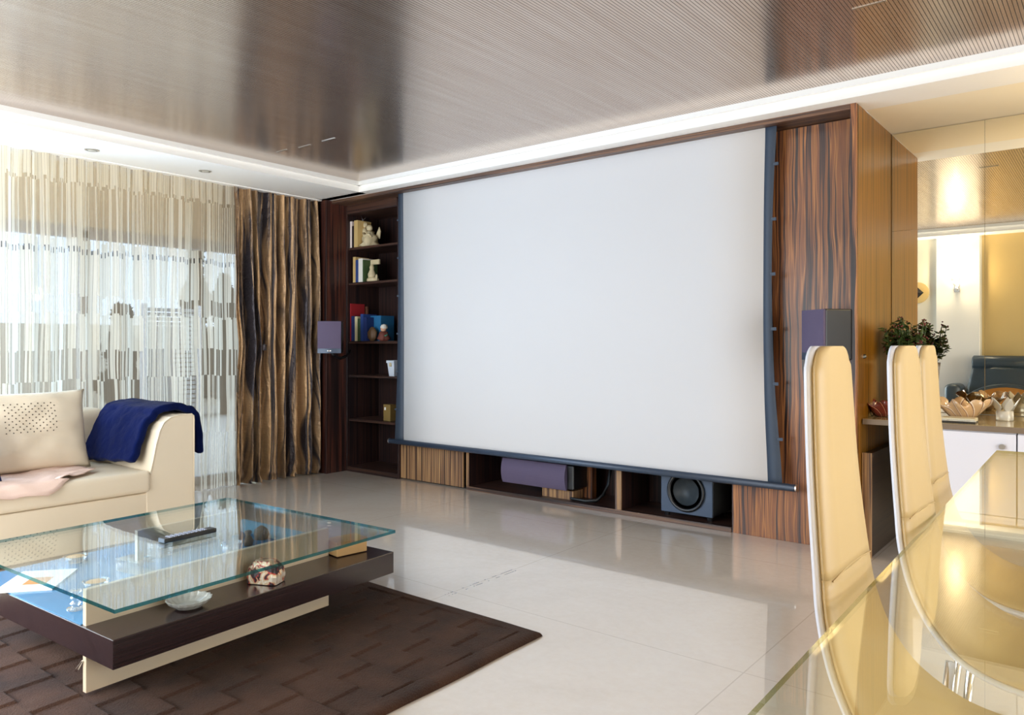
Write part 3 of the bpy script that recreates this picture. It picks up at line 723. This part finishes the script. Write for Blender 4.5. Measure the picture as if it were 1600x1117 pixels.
# ------------------------------------------------------------------ rug
rg = MB(); x0, x1, y0, y1 = -3.95, -1.79, .25, 2.43
def rug_h(x, y):
    # basket of raised tiles: every tile tilts up to a step along one edge
    sx, sy = .22, .15
    j = math.floor(y/sy); xo = x+(j % 2)*sx*.5; i = math.floor(xo/sx)
    fx = xo/sx-i; fy = y/sy-j
    return .009+.008*min(1, fx*1.02)**1.3+.006*fy+.003*abs(fbm(i*3.7, j*2.3, 5))
nx, ny = 430, 430; rows = []
for j in range(ny+1):
    y = y0+(y1-y0)*j/ny; r = []
    for i in range(nx+1):
        x = x0+(x1-x0)*i/nx
        d = min(x-x0, x1-x, y-y0, y1-y)
        z = rug_h(x, y) if d > .07 else (.022*math.sqrt(max(0, 1-(1-d/.035)**2)) if d < .035 else .022)
        if d <= 0: z = .001
        wob = .006*fbm(x*3, y*3, 8) if d < .05 else 0
        r.append((x+wob, y+wob, z))
    rows.append(r)
rg.grid(rows)
o = rg.build('rug', M['rug'], None, smooth=True); o.rotation_euler = (0, 0, 0)
tag(o, 'dark brown rug carved with a basket of stepped tiles under coffee table', 'rug')

# ------------------------------------------------------------------ coffee table
CT = (-2.948, 1.571); CR = R(3.4)
ct = empty('coffee_table', (*CT, 0), CR, 'square coffee table with floating glass top over dark wenge slab', 'coffee table')
hs = .591
g = MB(); gz0, gz1 = .362, .374
g.add([(-hs, -hs, gz0), (hs, -hs, gz0), (hs, hs, gz0), (-hs, hs, gz0), (-hs, -hs, gz1), (hs, -hs, gz1), (hs, hs, gz1), (-hs, hs, gz1)], [(0, 3, 2, 1), (4, 5, 6, 7)], 0)
g.add([(-hs, -hs, gz0), (hs, -hs, gz0), (hs, hs, gz0), (-hs, hs, gz0), (-hs, -hs, gz1), (hs, -hs, gz1), (hs, hs, gz1), (-hs, hs, gz1)], [(0, 1, 5, 4), (1, 2, 6, 5), (2, 3, 7, 6), (3, 0, 4, 7)], 1)
g.build('glass_top', [M['tableglass'], M['tableedge']], ct)
MB().box(-.60, .483, -.541, .692, .150, .243).build('shelf_slab', M['slab'], ct, .002)
MB().box(.27, .292, -.531, .488, .024, .3615).build('support_panel', M['panel'], ct, .002)
MB().box(-.36, -.338, -.02, .488, .024, .3615).build('support_panel', M['panel'], ct, .002)
MB().box(-.595, .268, -.536, .52, .2431, .2455).build('sky_reflection_sheet', M['sky_reflect'], ct)  # thin sheets added to carry the painted reflection of daylight
MB().box(-.595, .268, .524, .687, .2431, .2455).build('pale_reflection_sheet', M['sky_reflect_pale'], ct)
MB().tube([(.276, -.534, .128), (.254, -.540, .098), (.246, -.540, .090)], [.003, .006, .004], 8).build('hook', M['chrome'], ct)
def zxy(px, py, z):
    return Zp(px, py, z)
SZ = .2458
def on_slab(px, py): x, y = Zp(px, py, SZ); return (x, y, SZ)
# remote control on the glass
x, y = Zp(294, 838.5, .376)
e = empty('remote_control', (x, y, .3745), R(3.4), 'black remote control with rows of small buttons lying on glass top', 'remote')
MB().box(-.024, .024, -.115, .115, 0, .018).build('body', M['black'], e, .004, seg=3)
b = MB()
for i in range(3):
    for j in range(9): b.box(-.017+i*.0125, -.009+i*.0125, -.088+j*.019, -.078+j*.019, .018, .0205)
b.build('button_field', plain('button_grey', lin(170, 175, 190), .5), e)
def dish(name, loc, r, h, mat, label, cat='dish', facets=24, sy=1):
    e = empty(name, loc, .3, label, cat)
    b = MB(); rs = []
    for k, (rr, z) in enumerate([(.45*r, 0), (.62*r, .1*h), (.9*r, .7*h), (1.0*r, h), (.93*r, h), (.80*r, .65*h), (.55*r, .25*h), (.01*r, .2*h)]):
        rs.append([((rr*(1+(.05*(i % 2) if 1 < k < 6 else 0)))*math.cos(2*math.pi*i/facets), (rr*(1+(.05*(i % 2) if 1 < k < 6 else 0)))*math.sin(2*math.pi*i/facets)*sy, z+(.08*h*(i % 2) if k in (3, 4) else 0)) for i in range(facets)])
    b.rings(rs); b.build('bowl', mat, e)
    return e
cr_solid = plain('cut_crystal', lin(236, 238, 232), .08, **{'Transmission Weight': .45, 'IOR': 1.5})
dish('crystal_ashtray', on_slab(295, 948), .074, .030, cr_solid, 'oval cut crystal ashtray on the dark slab near its front edge', 'ashtray', 36)
x, y, z = on_slab(416, 908)
e = empty('foil_packet', (x, y, z), R(25), 'crumpled red and gold wrapped packet on the slab front', 'packet')
b = MB(); rs = []
for zz, s in ((0, 1), (.03, 1.02), (.06, .9), (.082, .62)):
    rs.append([((.062*s+.006*fbm(a*3, zz*40))*max(-1, min(1, 1.35*math.cos(a))), (.042*s+.006*fbm(a*3, zz*60, 3))*max(-1, min(1, 1.35*math.sin(a))), zz+.008*fbm(a*4, zz*90, 1)*(zz > 0)) for a in [2*math.pi*i/20 for i in range(20)]])
b.rings(rs)
m_, nt_, out_ = new_mat('printed_foil'); t_ = NT(nt_); tc_ = t_.n('ShaderNodeTexCoord').outputs['Object']
t_.bsdf(out_, t_.ramp(t_.noise(tc_, 26, 2, .5, 1.2), [(.38, lin(60, 50, 54)), (.45, lin(176, 60, 52)), (.5, lin(214, 186, 150)), (.6, lin(230, 216, 200))], 'CONSTANT'), .3, .3)
b.build('wrapper', m_, e)
x, y, z = on_slab(541, 862)
e = empty('wooden_box', (x, y, z), R(-8), 'pale wooden box under the far corner of the glass', 'box')
MB().box(-.05, .05, -.075, .075, 0, .05).build('body', plain('pale_wood', lin(216, 176, 120), .5, var=.1), e, .003)
MB().box(-.052, .052, -.077, .077, .05, .062).build('lid', plain('pale_lid', lin(206, 160, 104), .5, var=.1), e, .002)
x, y, z = on_slab(362, 862)
e = empty('glass_jar', (x, y, z), 0, 'clear round glass dish under the glass top right of the remote', 'dish')
MB().lathe([(.045, 0), (.048, .004), (.048, .042), (.044, .042), (.044, .006), (.001, .005)], (0, 0, 0), 32).build('body', M['crystal'], e, smooth=True)
stone = plain('carved_stone', lin(136, 116, 96), .7, bump=.4, var=.4)
for i, (px, py, pr, lab) in enumerate([(352, 846, [(.018, 0), (.024, .02), (.016, .05), (.002, .064)], 'squat grey stone figurine, left of the three under the glass'), (388, 852, [(.018, 0), (.022, .022), (.010, .045), (.016, .062), (.012, .068)], 'waisted stone figurine, middle of the three under the glass'), (408, 842, [(.03, 0), (.034, .02), (.03, .045), (.012, .06), (.002, .064)], 'rounded brown stone figurine, right of the three under the glass')]):
    x, y, z = on_slab(px, py); o = blob('stone_figurine', pr, (0, 0, 0), stone, amp=.35, seed=i*3); o.location = (x, y, z); tag(o, lab, 'figurine', 'stone figurines under the glass')
x, y, z = on_slab(250, 868)
b = MB().box(-.035, .035, -.035, .035, 0, .062)
for k in range(5): b.box(-.0365, .0365, -.0365, .0365, .006+k*.011, .011+k*.011)
o = b.build('crystal_cube', M['crystal'], None); o.location = (x, y, z); o.rotation_euler.z = .4; tag(o, 'clear cut crystal cube under the remote', 'ornament')
x, y, z = on_slab(212, 892)
e = empty('crystal_box', (x, y, z), R(100), 'long clear crystal box with ribbed sides under the glass top', 'box')
b = MB(); b.box(-.035, .035, -.075, .075, 0, .04)
for k in range(12): b.box(-.037, .037, -.072+k*.0124, -.066+k*.0124, .003, .038)
b.build('body', M['crystal'], e); MB().box(-.037, .037, -.077, .077, .04, .05).build('lid', M['crystal'], e, .003)
amber = plain('amber_wax', lin(226, 170, 96), .5)
for i, (px, py, lab) in enumerate([(150, 918, 'amber candle in a clear glass dish nearest the table front'), (118, 878, 'amber candle in a clear glass dish farther back under glass')]):
    x, y, z = on_slab(px, py); e = empty('candle_dish', (x, y, z), 0, lab, 'candle', 'amber candles under the glass')
    MB().lathe([(.03, 0), (.047, .028), (.044, .028), (.028, .004), (.001, .004)], (0, 0, 0), 28).build('dish', M['crystal'], e, smooth=True)
    MB().lathe([(.029, .006), (.036, .024), (.001, .026)], (0, 0, 0), 20).build('wax', amber, e)
x, y, z = on_slab(118, 952)
e = empty('crystal_candlestick', (x, y, z), 0, 'beaded clear crystal candlestick on the slab by the left panel', 'candlestick')
MB().lathe([(.026, 0), (.028, .006), (.010, .010), (.018, .022), (.009, .031), (.017, .042), (.009, .052), (.02, .062), (.018, .068), (.001, .066)], (0, 0, 0), 14).build('stem', M['crystal'], e)
x, y, z = on_slab(58, 908)
e = empty('magazine', (x, y, z), R(50), 'white magazine with orange cover picture at the left of the slab', 'magazine')
MB().box(-.10, .10, -.13, .13, 0, .006).build('pages', M['white'], e)
MB().box(-.03, .05, -.06, .03, .006, .0068).build('cover_picture', plain('cover_orange', lin(220, 150, 80), .5), e)

# ------------------------------------------------------------------ dining table and chairs
dt = empty('dining_table', (.2, 1.8, 0), R(1.1), 'long dining table with clear greenish glass top', 'table')
hx0, hx1, hy0, hy1 = -.548, .55, -1.75, 1.765; gz0, gz1 = .730, .740
g = MB(); vs = [(hx0, hy0, gz0), (hx1, hy0, gz0), (hx1, hy1, gz0), (hx0, hy1, gz0), (hx0, hy0, gz1), (hx1, hy0, gz1), (hx1, hy1, gz1), (hx0, hy1, gz1)]
g.add(vs, [(0, 3, 2, 1), (4, 5, 6, 7)], 0); g.add(vs, [(0, 1, 5, 4), (1, 2, 6, 5), (2, 3, 7, 6), (3, 0, 4, 7)], 1)
g.build('glass_top', [M['dineglass'], M['dineedge']], dt)
for (x, y) in ((.05, -1.2), (.05, 1.3)):
    MB().box(x-.03, x+.03, y-.03, y+.03, .012, .728).build('leg', M['steel'], dt, .004); MB().box(x-.16, x+.16, y-.22, y+.22, 0, .012).build('foot_plate', M['steel'], dt, .003)
def hwz(s):   # half width along the shell (s = 0 top .. 1 seat front)
    return s
path = [(-.012, 1.157), (-.011, 1.12), (-.008, 1.05), (-.003, .95), (.004, .86), (.012, .78), (.022, .70), (.045, .62), (.085, .55), (.14, .50), (.20, .473), (.28, .462), (.36, .462), (.42, .458), (.445, .445)]
wid = [.095, .101, .107, .114, .122, .131, .142, .156, .174, .194, .202, .208, .210, .205, .19]
def cr_interp(P, n):
    out = []
    for i in range(len(P)-1):
        p0 = P[max(i-1, 0)]; p1 = P[i]; p2 = P[i+1]; p3 = P[min(i+2, len(P)-1)]
        for k in range(n):
            t = k/n; out.append(tuple(.5*(2*b+(c-a)*t+(2*a-5*b+4*c-d)*t*t+(-a+3*b-3*c+d)*t**3) for a, b, c, d in zip(p0, p1, p2, p3)))
    out.append(tuple(P[-1])); return out
PW = cr_interp([(x, z, w_) for (x, z), w_ in zip(path, wid)], 5)
def shell(i0, i1, o0, o1, grow, round_top=True):
    rs = []
    for i in range(i0, i1+1):
        x, z, w_ = PW[i]; a = PW[max(i-1, 0)]; c = PW[min(i+1, len(PW)-1)]
        tx, tz = c[0]-a[0], c[1]-a[1]; L = math.hypot(tx, tz); nx_, nz_ = -tz/L, tx/L     # normal, to the sitter's side
        hw_ = w_+grow
        top = 1.157+grow-z; rr = .045
        if z > .9 and top < rr: hw_ -= rr-math.sqrt(max(0, rr*rr-(rr-max(top, .0))**2))
        f = min(.010, abs(o1-o0)*.45); ring = []
        for (w2, o) in ((-hw_+f, o0), (-hw_, o0+math.copysign(f, o1-o0)), (-hw_, o1-math.copysign(f, o1-o0)), (-hw_+f, o1), (-hw_*.5, o1+.003), (0, o1+.004), (hw_*.5, o1+.003), (hw_-f, o1), (hw_, o1-math.copysign(f, o1-o0)), (hw_, o0+math.copysign(f, o1-o0)), (hw_-f, o0), (0, o0)):
            ring.append((x+nx_*o, w2, z+nz_*o))
        rs.append(ring)
    return MB().rings(rs)
iseam = 26
def finer_top():
    # extra stations near the rounded top
    global PW, iseam
    base = PW[0]; ex = [(base[0], 1.157-d, base[2]) for d in (0, .002, .005, .01, .018, .028)]
    PW = ex+[p for p in PW if p[1] < 1.157-.034]
    iseam = min(range(len(PW)), key=lambda i: abs(PW[i][1]-.765) + (1 if PW[i][1] < .6 else 0))
finer_top()
def make_chair(loc, rz, label):
    e = empty('dining_chair', loc, rz, label, 'chair', 'high-backed cream chairs along the glass table')
    N = len(PW)-1
    o = shell(0, iseam, 0, .018, -.001).build('backrest', M['chairleather'], e, smooth=True)
    o = shell(iseam, N, 0, .018, -.001).build('seat', M['chairleather'], e, smooth=True)
    o = shell(0, N, -.011, .002, .001).build('rear_shell', M['chairwhite'], e, smooth=True); o['label'] = 'white rear shell and edge'
    b = MB(); xs_, zs_, w_ = PW[iseam]; b.tube([(xs_+.0205, y, zs_+.006*math.cos(y*14)) for y in [-w_+.012+(2*w_-.024)*i/16 for i in range(17)]], .0011, 6)
    b.build('seam_stitching', M['chairleather'], e)
    for (x, y) in ((.12, -.15), (.12, .15), (.40, -.16), (.40, .16)):
        MB().tube([(x, y, .455 if x > .2 else .47), (x+(.03 if x > .2 else -.05), y*1.12, 0)], .010, 10).build('leg', M['chrome'], e, smooth=True)
    return e
def copy_tree(o, parent=None):
    c = o.copy(); COL.objects.link(c); c.parent = parent
    for ch in o.children: copy_tree(ch, c)
    return c
ch1 = make_chair((-.408, 1.445, 0), 0, 'cream high-backed chair nearest the camera, left side of glass table')
chs = [((-.402, 2.035, 0), R(-2), 'middle of the three cream high-backed chairs, before the leafy plant'), ((-.448, 2.56, 0), 0, 'cream high-backed chair farthest along the table, by the striped bowl')]
for loc, rz, lab in chs:
    c = copy_tree(ch1); c.location = loc; c.rotation_euler.z = rz; c['label'] = lab

# ------------------------------------------------------------------ dining side: low wood box, console, mirrors
e = empty('low_wood_cabinet', (-1.07, 4.8, 0), 0, 'low dark wood cabinet under the ledge beside the wood surround', 'cabinet')
kbox('body', wood('macassar_dark', 'y', [(.38, lin(26, 18, 14)), (.5, lin(54, 36, 24)), (.6, lin(30, 20, 16))], warp=.02), (-1.098, -1.055, 4.44, 5.10, .0, .565), e)
kbox('front_stile', M['wood_band'], (-1.098, -1.050, 4.42, 4.44, .0, .57), e)
cto = empty('worktop', (1, 4.75, .725), 0); kbox('slab', M['console_top'], (-1.095, 3.05, 4.424, 5.105, .7255, .755), cto); kbox('front_edge', plain('edge_taupe', lin(118, 100, 80), .45), (-1.095, 3.05, 4.418, 4.424, .7255, .754), cto); tag(cto, 'long beige glossy console top running along the mirrors', 'worktop')
YC = 4.43; seam = -.393
for i, (a0, a1) in enumerate(((-.85, seam-.003), (seam+.003, .067), (.073, .53))):
    e = empty('console_unit', ((a0+a1)/2, 4.75, 0), 0, ['white floating drawer unit at the left end under console top', 'white floating drawer unit right of the first, mostly out of frame', 'white floating drawer unit out past the right of the first two'][i], 'cabinet', 'white drawer units of the floating console')
    kbox('body', M['lacquer'], (a0, a1, YC+.02, 5.10, .31, .725), e)
    d = kbox('drawer', M['lacquer'], (a0, a1, YC, YC+.018, .312, .718), e)
    xk = a1-.058
    k = MB().tube([(xk, YC-.012, .655), (xk, YC, .655)], .0135, 20).build('knob', M['steel'], None); k.parent = d; k.matrix_parent_inverse = (Matrix.LocRotScale(e.location, None, None)).inverted() @ Matrix.Identity(4); k.matrix_parent_inverse = Matrix.Identity(4)
    kbox('bottom_lip', M['lacquer'], (a0, a1, YC-.01, 5.10, .275, .309), e)
xm = [-1.098, -.607, -.08, .45, .98]; zm = [.757, 1.855, 2.453]
mnames = [['lower mirror panel above the bowl, next to the wood side', 'lower mirror panel behind the frosted votive'], ['upper mirror panel by the wood side under the soffit', 'upper mirror panel at the right edge under the soffit']]
for j in range(2):
    for i in range(3):
        e = empty('mirror_panel', ((xm[i]+xm[i+1])/2, 5.12, zm[j]), 0, (mnames[j][i] if i < 2 else ('lower' if j == 0 else 'upper')+' mirror panel just outside the right of the frame'), 'mirror', 'mirror panels on the dining wall')
        kbox('glass', M['mirror'], (xm[i]+.0012, xm[i+1]-.0012, 5.11, 5.118, zm[j]+.001, zm[j+1]-.001), e, 0)
        kbox('backing', M['edge'], (xm[i], xm[i+1], 5.118, 5.129, zm[j], zm[j+1]), e, 0)
# plant
e = empty('potted_plant', (-.967, 4.80, .755), 0, 'leafy plant with dark red berries in a tall pot on the console', 'plant')
MB().lathe([(.05, 0), (.07, .1), (.078, .24), (.085, .29), (.075, .29), (.065, .24), (.001, .23)], (0, 0, 0), 24).build('pot', plain('dark_pot', lin(60, 44, 34), .4), e, smooth=True)
random.seed(4)
bl_ = MB(); bs = MB(); bb_ = MB()
for k in range(70):
    a = random.uniform(0, 6.283); rr = random.uniform(.02, .135); zt = random.uniform(.40, .575)-rr*.35
    tip = Vector((rr*math.cos(a), rr*math.sin(a), zt)); base = Vector((rr*.2*math.cos(a), rr*.2*math.sin(a), .24)); mid = (tip+base)/2+Vector((rr*.25*math.cos(a), rr*.25*math.sin(a), .03))
    bs.tube([base, mid, tip], .0018, 5)
    for q in range(7):
        t = .4+.6*q/6; p = base.lerp(tip, t)+(mid-(tip+base)/2)*(1-abs(2*t-1)); d = Vector((random.gauss(0, 1), random.gauss(0, 1), random.gauss(.1, .6))).normalized()
        L = random.uniform(.026, .046); s2 = d.cross(Vector((0, 0, 1))).normalized()*L*.42; up = d.cross(s2).normalized()*L*.12
        bl_.add([p, p+d*L*.45+s2+up, p+d*L*1.05, p+d*L*.45-s2+up, p+d*L*.45-up], [(0, 1, 4), (1, 2, 4), (2, 3, 4), (3, 0, 4)])
    if k % 2 == 0:
        for q in range(4):
            c = tip+Vector((random.gauss(0, .009), random.gauss(0, .009), random.gauss(0, .007))); bb_.lathe([(.0005, -.005), (.004, -.003), (.005, 0), (.004, .003), (.0005, .005)], c, 8)
bs.build('stems', M['leaf'], e); bl_.build('leaves', M['leaf'], e); o = bb_.build('berries', M['berry'], e, smooth=True)
# striped ruffled glass bowls
def stripes_mat(name, c1, c2, c3, f):
    m, nt, out = new_mat(name); t = NT(nt); uv = t.n('ShaderNodeUVMap').outputs[0]; u, v, _ = t.xyz(uv)
    s = t.math('FRACT', t.math('ADD', t.math('MULTIPLY', u, f), t.math('MULTIPLY', v, 1.4)))
    c = t.ramp(s, [(0, c1), (.42, c2), (.5, c3), (.62, c1)], 'CONSTANT')
    t.bsdf(out, c, .12, 0, None, **{'Coat Weight': .6}); return m
def ruffled(name, loc, r, h, mat, label, waves=7, sy=1, rz=0):
    n = 84; rs = []; uvs = []
    for (rr, z, am) in ((.25, 0, 0), (.45, .03, 0), (.7, .35, .03), (.9, .7, .09), (1.06, .96, .17), (1.03, .97, .17), (.86, .72, .09), (.66, .38, .03), (.4, .08, 0), (.02, .06, 0)):
        ring = []
        for i in range(n):
            a = 2*math.pi*i/n; k = 1+am*math.sin(a*waves)
            ring.append((rr*r*k*math.cos(a), rr*r*k*math.sin(a)*sy, h*(z+am*1.1*math.cos(a*waves)))); uvs.append((i/n, z))
        rs.append(ring)
    b = MB().rings(rs); b.uv = uvs; o = b.build(name, mat, None, smooth=True); o.location = loc; o.rotation_euler.z = rz
    return tag(o, label, 'bowl')
sm = stripes_mat('amber_striped_glass', lin(214, 176, 130), lin(120, 66, 44), lin(240, 220, 190), 16)
ruffled('ruffled_bowl', (px_x(1504, 4.72), 4.72, .7555), .118, .10, sm, 'large ruffled glass bowl with amber and brown stripes on the console')
sm2 = stripes_mat('red_striped_glass', lin(120, 50, 40), lin(220, 150, 116), lin(70, 30, 30), 12)
ruffled('ruffled_bowl', (px_x(1378, 4.62), 4.62, .7555), .085, .085, sm2, 'dark red and pink striped glass bowl between first two chairs', 5)
# beaded tray
x0_, x1_ = px_x(1470, 4.50), px_x(1524, 4.50)
e = empty('beaded_tray', ((x0_+x1_)/2, 4.55, .7555), R(0), 'small white-beaded tray on the console in front of bowl', 'tray')
w_ = (x1_-x0_)/2
MB().box(-w_, w_, -.06, .05, .006, .024).build('tray', plain('tray_cream', lin(210, 200, 170), .4), e, .004)
b = MB()
for i in range(22): b.lathe([(.0005, -.005), (.004, -.003), (.005, 0), (.004, .003), (.0005, .005)], (-w_+2*w_*i/21, -.062, .012), 8)
b.build('bead_row', M['frost'], e, smooth=True)
MB().box(-w_, w_, -.055, .05, 0, .006).build('base', M['black'], e)
# tulip votive
e = empty('tulip_votive', (px_x(1570, 4.78), 4.78, .7555), .2, 'frosted tulip-shaped glass votive on the console at right', 'candle holder')
MB().lathe([(.036, 0), (.040, .005), (.040, .05), (.034, .052), (.001, .05)], (0, 0, 0), 28).build('cup', M['frost'], e, smooth=True)
b = MB()
for k in range(5):
    a = 2*math.pi*k/5; rows = []
    for j in range(7):
        t = j/6; wdt = .030*math.sin(math.pi*min(1, .25+.75*(1-t)))*(1.05-t*.95)*1.5; rr = .034+.034*t**1.4; z = .045+.075*t
        rows.append([(rr*math.cos(a)-q*wdt*math.sin(a), rr*math.sin(a)+q*wdt*math.cos(a), z) for q in (-1, -.5, 0, .5, 1)])
    b.grid(rows)
b.build('petals', M['frost'], e, smooth=True, solid=.003)

# ------------------------------------------------------------------ behind the camera, seen in the mirrors
sc = empty('sconce_lamp', (-1.53, -.25, 1.88), 0, 'lit chrome and glass wall lamp seen in the mirror', 'lamp')
MB().box(-.03, .03, .0, .012, -.09, .01).build('back_plate', M['chrome'], sc, .003)
MB().tube([(0, .01, -.05), (0, .06, -.06), (0, .08, -.03)], .008, 10).build('arm', M['chrome'], sc, smooth=True)
MB().lathe([(.02, -.03), (.045, .0), (.05, .07), (.046, .07), (.04, .002), (.001, -.02)], (0, .08, 0), 24).build('shade', M['crystal'], sc, smooth=True)
MB().lathe([(.001, .0), (.016, .012), (.02, .03), (.012, .05), (.001, .055)], (0, .08, 0), 16).build('bulb', emit('bulb_glow', (1, .86, .6), 60), sc, smooth=True)
light('sconce_light', 'POINT', (-1.53, -.13, 1.97), 9, (1, .84, .58), size=.03)
e = empty('diamond_ornament', (-1.965, -.30, 1.80), 0, 'black diamond ornament on a yellow disc seen at mirror edge', 'ornament')
b = MB(); n = 30; b.rings([[(.13*math.cos(2*math.pi*i/n), yy, .13*math.sin(2*math.pi*i/n)) for i in range(n)] for yy in (.001, .012)]); b.build('disc', M['goldwall'], e)
MB().add([(-.07, .013, 0), (0, .013, -.07), (.07, .013, 0), (0, .013, .07), (0, .05, 0)], [(0, 1, 4), (1, 2, 4), (2, 3, 4), (3, 0, 4), (0, 3, 2, 1)]).build('diamond', M['black'], e)
rc = empty('recliner', (-1.02, .06, 0), 0, 'dark leather recliner with rolled headrest, seen in the mirror', 'armchair')
MB().tube([(-.34, -.20, .945), (-.335, -.20, .945), (-.32, -.20, .945), (.32, -.20, .945), (.335, -.20, .945), (.34, -.20, .945)], [.03, .07, .085, .085, .07, .03], 24).build('headrest', M['recliner'], rc, smooth=True)
rb = MB(); rows = []
for j in range(15):
    t = j/14; rows.append([(u*(.33+.07*t), -.17+.18*t+.02*math.cos(u*3)+.012*fbm(u*5, t*6), .88-.44*t) for u in [-1+2*i/16 for i in range(17)]])
rb.grid(rows).build('backrest', M['recliner'], rc, smooth=True, solid=.10)
MB().box(-.33, .33, -.05, .14, .30, .44).build('seat', M['recliner'], rc, .05, seg=5, smooth=True)
for s, nm in ((-1, 'armrest'), (1, 'armrest')):
    MB().box(s*.50-.09, s*.50+.09, -.30, .12, .10, .70).build(nm, M['recliner'], rc, .07, seg=6, smooth=True)
n = 24; ring = lambda y, r: [(.04+r*1.25*math.cos(math.pi*i/n), y, .30+r*math.sin(math.pi*i/n)) for i in range(n+1)]
MB().rings([ring(.145, .385), ring(.165, .385)]).build('wood_footboard', M['orangewood'], rc)
MB().tube(ring(.155, .40), .022, 10).build('footboard_rim', M['recliner'], rc, smooth=True)
MB().lathe([(.2, 0), (.2, .02), (.05, .04), (.05, .3)], (0, -.05, 0), 24).build('swivel_base', M['orangewood'], rc)
# warm ceiling lamps of the dining side
for i, (x, y) in enumerate(((.5, 4.75), (1.6, 4.75))):
    d = empty('dining_downlight', (x, y, ZS), 0, ['round downlight above the console just outside the frame', 'round downlight above the console farther outside frame'][i], 'light', 'dining downlights')
    MB().lathe([(.045, .003), (.045, -.004), (.033, -.006), (.033, .003)], (0, 0, 0), 28).build('rim', M['steel'], d)
e = empty('pendant_lamp', (.45, 4.3, ZS), 0, 'bare globe pendant lamp over the far table end, just outside the frame', 'lamp')
MB().tube([(0, 0, 0), (0, 0, -.42)], .004, 8).build('cord', M['black'], e)
MB().lathe([(.02, -.40), (.03, -.42), (.03, -.45), (.02, -.46)], (0, 0, 0), 20).build('socket', M['steel'], e)
MB().lathe([(.04, -.005), (.05, -.015), (.05, .0), (.03, .0)], (0, 0, 0), 20).build('ceiling_rose', M['steel'], e)
light('dining_lamp', 'POINT', (.45, 4.3, 1.9), 13, (1.0, .74, .36), size=.10)
